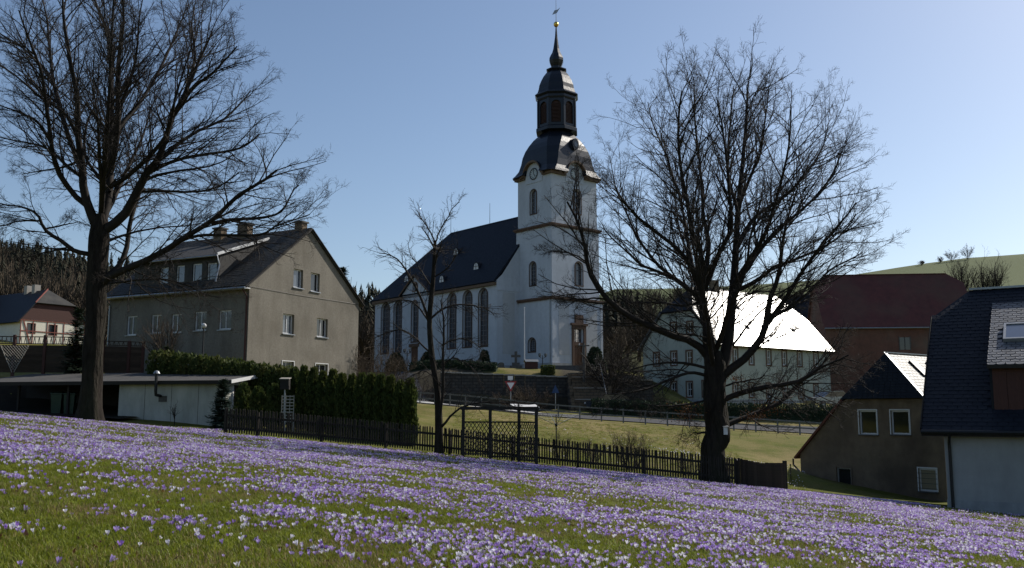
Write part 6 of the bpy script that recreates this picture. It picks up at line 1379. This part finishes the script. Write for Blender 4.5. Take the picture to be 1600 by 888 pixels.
# ------------------------------------------------------------------ lawn: grass, crocuses
def vnoise(x, y, s, seed):
    g = np.random.default_rng(seed).random((96, 96)); u, v = x / s + 40, y / s + 40; i, j = np.floor(u).astype(int), np.floor(v).astype(int); fu, fv = u - i, v - j; fu = fu * fu * (3 - 2 * fu); fv = fv * fv * (3 - 2 * fv); i %= 95; j %= 95
    return (g[i, j] * (1 - fu) + g[i + 1, j] * fu) * (1 - fv) + (g[i, j + 1] * (1 - fu) + g[i + 1, j + 1] * fu) * fv
def crocus_mesh(seed, mat, open_=.5):
    rng = np.random.default_rng(seed); m = MB(); mats = []
    m.tube([(0, 0, -.01), (.002, .001, .022), (.0, .0, .042)], [.0022, .0024, .004], 4, cap=False); ns = len(m.f)
    for k in range(6):
        a = k * math.pi / 3 + rng.normal() * .12; inn = k % 2; o_ = open_ * (1.0 if not inn else .8) + rng.normal() * .08; c, s = math.cos(a), math.sin(a)
        def P(r, z, w): return (c * r - s * w, s * r + c * w, z)
        h = .042; z1, z2, z3 = h + .016, h + .031, h + .044 * (1 - .25 * o_); r1, r2, r3 = .007 + .006 * o_, .011 + .012 * o_, .010 + .024 * o_; w1, w2 = .0075, .0085
        m.add([P(.003, h - .002, 0), P(r1, z1, -w1), P(r1, z1, w1), P(r2, z2, -w2), P(r2, z2, w2), P(r3, z3, 0)], [(0, 1, 2), (1, 3, 4, 2), (3, 5, 4)])
    npet = len(m.f); m.tube([(0, 0, .045), (0, 0, .066)], [.0015, .003], 4)
    me = m.mesh('crocus'); me.materials.append(M['stem_pale']); me.materials.append(M[mat]); me.materials.append(M['stigma'])
    for i, p in enumerate(me.polygons): p.material_index = 0 if i < ns else 1 if i < npet else 2
    return me
CR = [crocus_mesh(1, 'petal', .35), crocus_mesh(2, 'petal', .75), crocus_mesh(3, 'petal_deep', .3), crocus_mesh(4, 'petal_deep', .6), crocus_mesh(5, 'petal_pale', .8), crocus_mesh(6, 'petal', 1.0), crocus_mesh(7, 'petal_pale', .45)]
def lawn_points(n_, y0, y1, rng, marg=1.0):
    y = y0 + (y1 - y0) * rng.random(n_) ** .62; hw = .60 * y + marg; x = (rng.random(n_) * 2 - 1) * hw; return x, y, hw
def area(y0, y1, marg): return .60 * (y1 ** 2 - y0 ** 2) + 2 * marg * (y1 - y0)
rng = np.random.default_rng(404)
NC = 560000; y = np.sqrt(rng.random(NC) * (32.6 ** 2 - 3.0 ** 2) + 9.0); y = np.where(rng.random(NC) < .13, rng.uniform(31.5, 39.5, NC), y); x = (rng.random(NC) * 2 - 1) * (.60 * y + .4)   # even per square metre
u, v = x * .97 - y * .22, y * .97 + x * .22
dens = .50 * vnoise(u * .6, v, 1.3, 1) + .62 * vnoise(u * .7, v, .5, 2) + .55 * vnoise(x, y, .2, 3) + .28 * vnoise(u * .5, v, 4.5, 4)
left = np.clip((-x - 0.2 * y + .9) / 2.2, 0, 1) * np.clip((14 - y) / 6, 0, 1)             # sparse lower left
near = np.clip((7.2 - y) / 3.5, 0, 1) * np.clip((1.6 - x) / 3, 0, 1)
far = np.clip((y - 31.0) / 1.5, 0, 1) * .5 * (x > -10) + np.clip((x - 11) / 4, 0, 1) * .30 + np.clip((x - .36 * y - 1.0) / 2.0, 0, 1) * .30 * np.clip((y - 12) / 6, 0, 1)
edge = np.clip((-x - 8) / 6, 0, 1) * np.clip((y - 18) / 6, 0, 1) * .10
keep = rng.random(NC) < np.clip((dens - .78 - .24 * left - .15 * near - .4 * far - edge - .07 * np.clip((y - 8) / 4, 0, 1)) * 1.75, .018, .85) * .86
# the lawn ends at the fence and at the white house
keep &= ~((x > 13.2) & (y > 29)) & ~((x > -11) & (y > 32.3 + .09 * np.clip(-x, 0, 11))) & ~((x < -11) & (y > 38.6 + .2 * (-11 - x))) & ~((x < -11) & (y > 33.5) & (rng.random(NC) < .5))
x, y = x[keep], y[keep]; z = zg_np(x, y); nC = len(x)
d2 = np.hypot(x, y) ; order = np.argsort(d2); big = order[:300]; rest = order[300:]
inview = np.abs(x[order]) < .56 * y[order]; vis = order[inview & (z[order] / y[order] > -.185)]; big = vis[:300]; bs = set(big.tolist()); rest = np.array([i for i in order if i not in bs])
kinds = rng.choice(7, nC, p=[.25, .22, .07, .06, .15, .13, .12]); sc_ = rng.uniform(.62, 1.35, nC); rx, ry, rz = rng.normal(size=nC) * .32, rng.normal(size=nC) * .32, rng.random(nC) * 6.283
dd_ = np.array([s in (0, 2) for s in kinds])
first = {}
LABC = {'petal': 'small lilac crocus flower in the near part of the lawn', 'petal_deep': 'small deep violet crocus flower in the near part of the lawn', 'petal_pale': 'small whitish crocus flower in the near part of the lawn'}
for i in big:
    k = int(kinds[i]); o = obj('crocus', CR[k], None, None, (x[i], y[i], z[i] - .002), (rx[i], ry[i], rz[i])); o.scale = (sc_[i] * .58,) * 3; tag(o, LABC[CR[k].materials[1].name], 'flower', 'nearest crocus flowers on the lawn'); first.setdefault(k, o)

def instancer(name, label, protos, P, RX, S, K):
    """one object that carries copies of the proto objects on its points"""
    me = bpy.data.meshes.new(name); me.vertices.add(len(P)); me.vertices.foreach_set('co', P.astype(np.float32).ravel())
    for an, ty, dat in (('rot', 'FLOAT_VECTOR', RX), ('scl', 'FLOAT', S), ('pick', 'INT', K)):
        at_ = me.attributes.new(an, ty, 'POINT'); at_.data.foreach_set('vector' if ty == 'FLOAT_VECTOR' else 'value', dat.astype(np.int32 if ty == 'INT' else np.float32).ravel())
    o = tag(obj(name, me), label, kind='stuff'); ng = bpy.data.node_groups.new(name, 'GeometryNodeTree')
    ng.interface.new_socket('Geometry', in_out='INPUT', socket_type='NodeSocketGeometry'); ng.interface.new_socket('Geometry', in_out='OUTPUT', socket_type='NodeSocketGeometry')
    gi, go = ng.nodes.new('NodeGroupInput'), ng.nodes.new('NodeGroupOutput'); jn = ng.nodes.new('GeometryNodeJoinGeometry'); ng.links.new(jn.outputs[0], go.inputs[0])
    na = {}
    for an, ty in (('rot', 'FLOAT_VECTOR'), ('scl', 'FLOAT'), ('pick', 'INT')):
        nd = ng.nodes.new('GeometryNodeInputNamedAttribute'); nd.data_type = ty; nd.inputs[0].default_value = an; na[an] = nd.outputs[0]
    for k, pr in protos.items():
        oi = ng.nodes.new('GeometryNodeObjectInfo'); oi.inputs['Object'].default_value = pr; oi.inputs['As Instance'].default_value = True; oi.transform_space = 'ORIGINAL'
        ip = ng.nodes.new('GeometryNodeInstanceOnPoints'); cp = ng.nodes.new('FunctionNodeCompare'); cp.data_type = 'INT'; cp.operation = 'EQUAL'
        ng.links.new(na['pick'], cp.inputs[2]); cp.inputs[3].default_value = k
        ng.links.new(gi.outputs[0], ip.inputs['Points']); ng.links.new(cp.outputs[0], ip.inputs['Selection']); ng.links.new(oi.outputs['Geometry'], ip.inputs['Instance'])
        er = ng.nodes.new('FunctionNodeEulerToRotation'); ng.links.new(na['rot'], er.inputs[0]); ng.links.new(er.outputs[0], ip.inputs['Rotation']); ng.links.new(na['scl'], ip.inputs['Scale']); ng.links.new(ip.outputs[0], jn.inputs[0])
    md = o.modifiers.new('copies', 'NODES'); md.node_group = ng
    return o
ks = sorted(first); kk = np.array([ks[int(k) % len(ks)] if int(k) not in first else int(k) for k in kinds])
far_s = sc_ * (.58 + np.clip((y - 10) / 22, 0, 1) * .22)
instancer('crocus_carpet', 'carpet of lilac and white crocuses across the sloping lawn', first, np.stack([x, y, z - .002], -1)[rest], np.stack([rx, ry, rz], -1)[rest], far_s[rest], kk[rest])
mx_ = np.r_[rng.uniform(7, 19, 900), rng.uniform(-2, 12, 350)]; my_ = np.r_[rng.uniform(36.5, 50, 900), rng.uniform(36, 56, 350)]; km = (mx_ < .31 * my_) & (vnoise(mx_, my_, 1.6, 12) > .45); mx_, my_ = mx_[km], my_[km]; pale_k = [k for k in first if k in (4, 6)] or [list(first)[0]]
instancer('meadow_crocuses', 'scattered white crocuses in the meadow behind the fence', {k: first[k] for k in pale_k}, np.stack([mx_, my_, zg_np(mx_, my_)], -1), np.stack([rng.normal(size=len(mx_)) * .3, rng.normal(size=len(mx_)) * .3, rng.random(len(mx_)) * 6], -1), np.full(len(mx_), 1.0), rng.choice(pale_k, len(mx_)))
lq = []
for _ in range(520): yy_ = rng.uniform(3.2, 14); xx_ = rng.uniform(-1, 1) * (.58 * yy_); lq.append((xx_, yy_, zg(xx_, yy_) + rng.uniform(.012, .03)))
leaf_quads(np.array(lq), .022, rng, M['dead_leaf'], 'fallen_leaves', None, (0, 0, 0))['label'] = 'withered brown leaves lying in the lawn grass'

def tuft(seed, nb, h, spread, mat, wd):
    rng = np.random.default_rng(seed); V, F_ = [], []
    for i in range(nb):
        a = rng.random() * 6.283; p = np.array([rng.normal(), rng.normal(), 0]) * spread; hh = h * rng.uniform(.5, 1.15); ln = rng.uniform(.3, 1.3) * hh; d = np.array([math.cos(a), math.sin(a), 0]); s = np.array([-d[1], d[0], 0]) * wd; b_ = len(V)
        V += [p - s - [0, 0, .01], p + s - [0, 0, .01], p + d * ln * .35 + s * .8 + [0, 0, hh * .6], p + d * ln * .35 - s * .8 + [0, 0, hh * .6], p + d * ln + [0, 0, hh]]; F_ += [(b_, b_ + 1, b_ + 2, b_ + 3), (b_ + 3, b_ + 2, b_ + 4)]
    me = bpy.data.meshes.new('grass_tuft'); me.from_pydata([tuple(q) for q in V], [], F_); me.materials.append(M[mat]); me.update(); return me
tm = [tuft(1, 26, .036, .034, 'grass_blade', .0019), tuft(2, 26, .028, .038, 'grass_blade', .0021), tuft(3, 14, .030, .038, 'grass_dry', .0018), tuft(4, 30, .050, .06, 'grass_blade', .003), tuft(5, 14, .042, .06, 'grass_dry', .003)]
pro = {}
for k, me in enumerate(tm):
    xx, yy = -1.0 + k * .5, 4.4 + .2 * k; pro[k] = tag(obj('grass_tuft', me, None, None, (xx, yy, zg(xx, yy))), 'short green grass tuft at the near edge of the lawn' if k not in (2, 4) else 'short straw coloured grass tuft at the near edge of the lawn', kind='stuff')
rng = np.random.default_rng(505); gp = []
for (y0, y1, per, ks_, pr) in ((33, 64, 15, (3, 4), (.58, .42)), (2.8, 7.5, 420, (0, 1, 2), (.48, .40, .12)), (7.5, 13, 200, (0, 1, 2), (.46, .38, .16)), (13, 33, 34, (3, 4), (.76, .24))):
    n_ = int(area(y0, y1, .4) * per); yy = np.sqrt(rng.random(n_) * (y1 ** 2 - y0 ** 2) + y0 ** 2); xx = (rng.random(n_) * 2 - 1) * (.60 * yy + .4); dry = vnoise(xx, yy, .9, 8) > .62
    k = rng.choice(ks_, n_, p=pr); k = np.where(dry & (rng.random(n_) < .45), ks_[-1], k); ok = ~((xx > 12.6) & (yy > 29.0)) & ~((yy > 33) & ((xx < -3.2) | (xx > .33 * yy))); gp.append(np.stack([xx, yy, k], -1)[ok])
gp = np.concatenate(gp); gz = zg_np(gp[:, 0], gp[:, 1]); n_ = len(gp)
instancer('lawn_grass', 'short spring grass of the lawn between the crocuses', pro, np.stack([gp[:, 0], gp[:, 1], gz], -1), np.stack([rng.normal(size=n_) * .15, rng.normal(size=n_) * .15, rng.random(n_) * 6.283], -1), rng.uniform(.7, 1.35, n_), gp[:, 2])
print('tufts', n_)

# ------------------------------------------------------------------ painted shade under the carport, hedges by road and church
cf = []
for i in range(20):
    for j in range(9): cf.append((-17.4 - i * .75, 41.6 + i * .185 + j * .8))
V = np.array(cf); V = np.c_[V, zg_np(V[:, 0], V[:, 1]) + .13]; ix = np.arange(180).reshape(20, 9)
pm('shade_dark', (.022, .019, .015), (.034, .028, .02), 3, .95, .5, 20, spec=.1)
tag(obj('carport_shade', mesh_np('carport_shade', V, np.stack([ix[1:, :-1], ix[:-1, :-1], ix[:-1, 1:], ix[1:, 1:]], -1).reshape(-1, 4), M['shade_dark'], True)), 'dark sheet painted as shade under the carport', kind='structure')
a_, b_ = gnd(925, 76.5), gnd(1330, 76.5)
hedge('road_hedge', 'low dark hedge along the far side of the village road', tuple(a_), tuple(b_), 1.15, 1.25, 1.2, 81, 9000)
a_, b_ = gnd(640, 90.5), gnd(776, 88.6)
hedge('churchyard_hedge', 'low dark hedge above the retaining wall before the nave', tuple(a_), tuple(b_), .75, .6, 1.0, 82, 4000)
for nm in ('road_hedge', 'churchyard_hedge'):
    for c in bpy.data.objects[nm].children: c.data.materials.clear(); c.data.materials.append(M['spruce'])
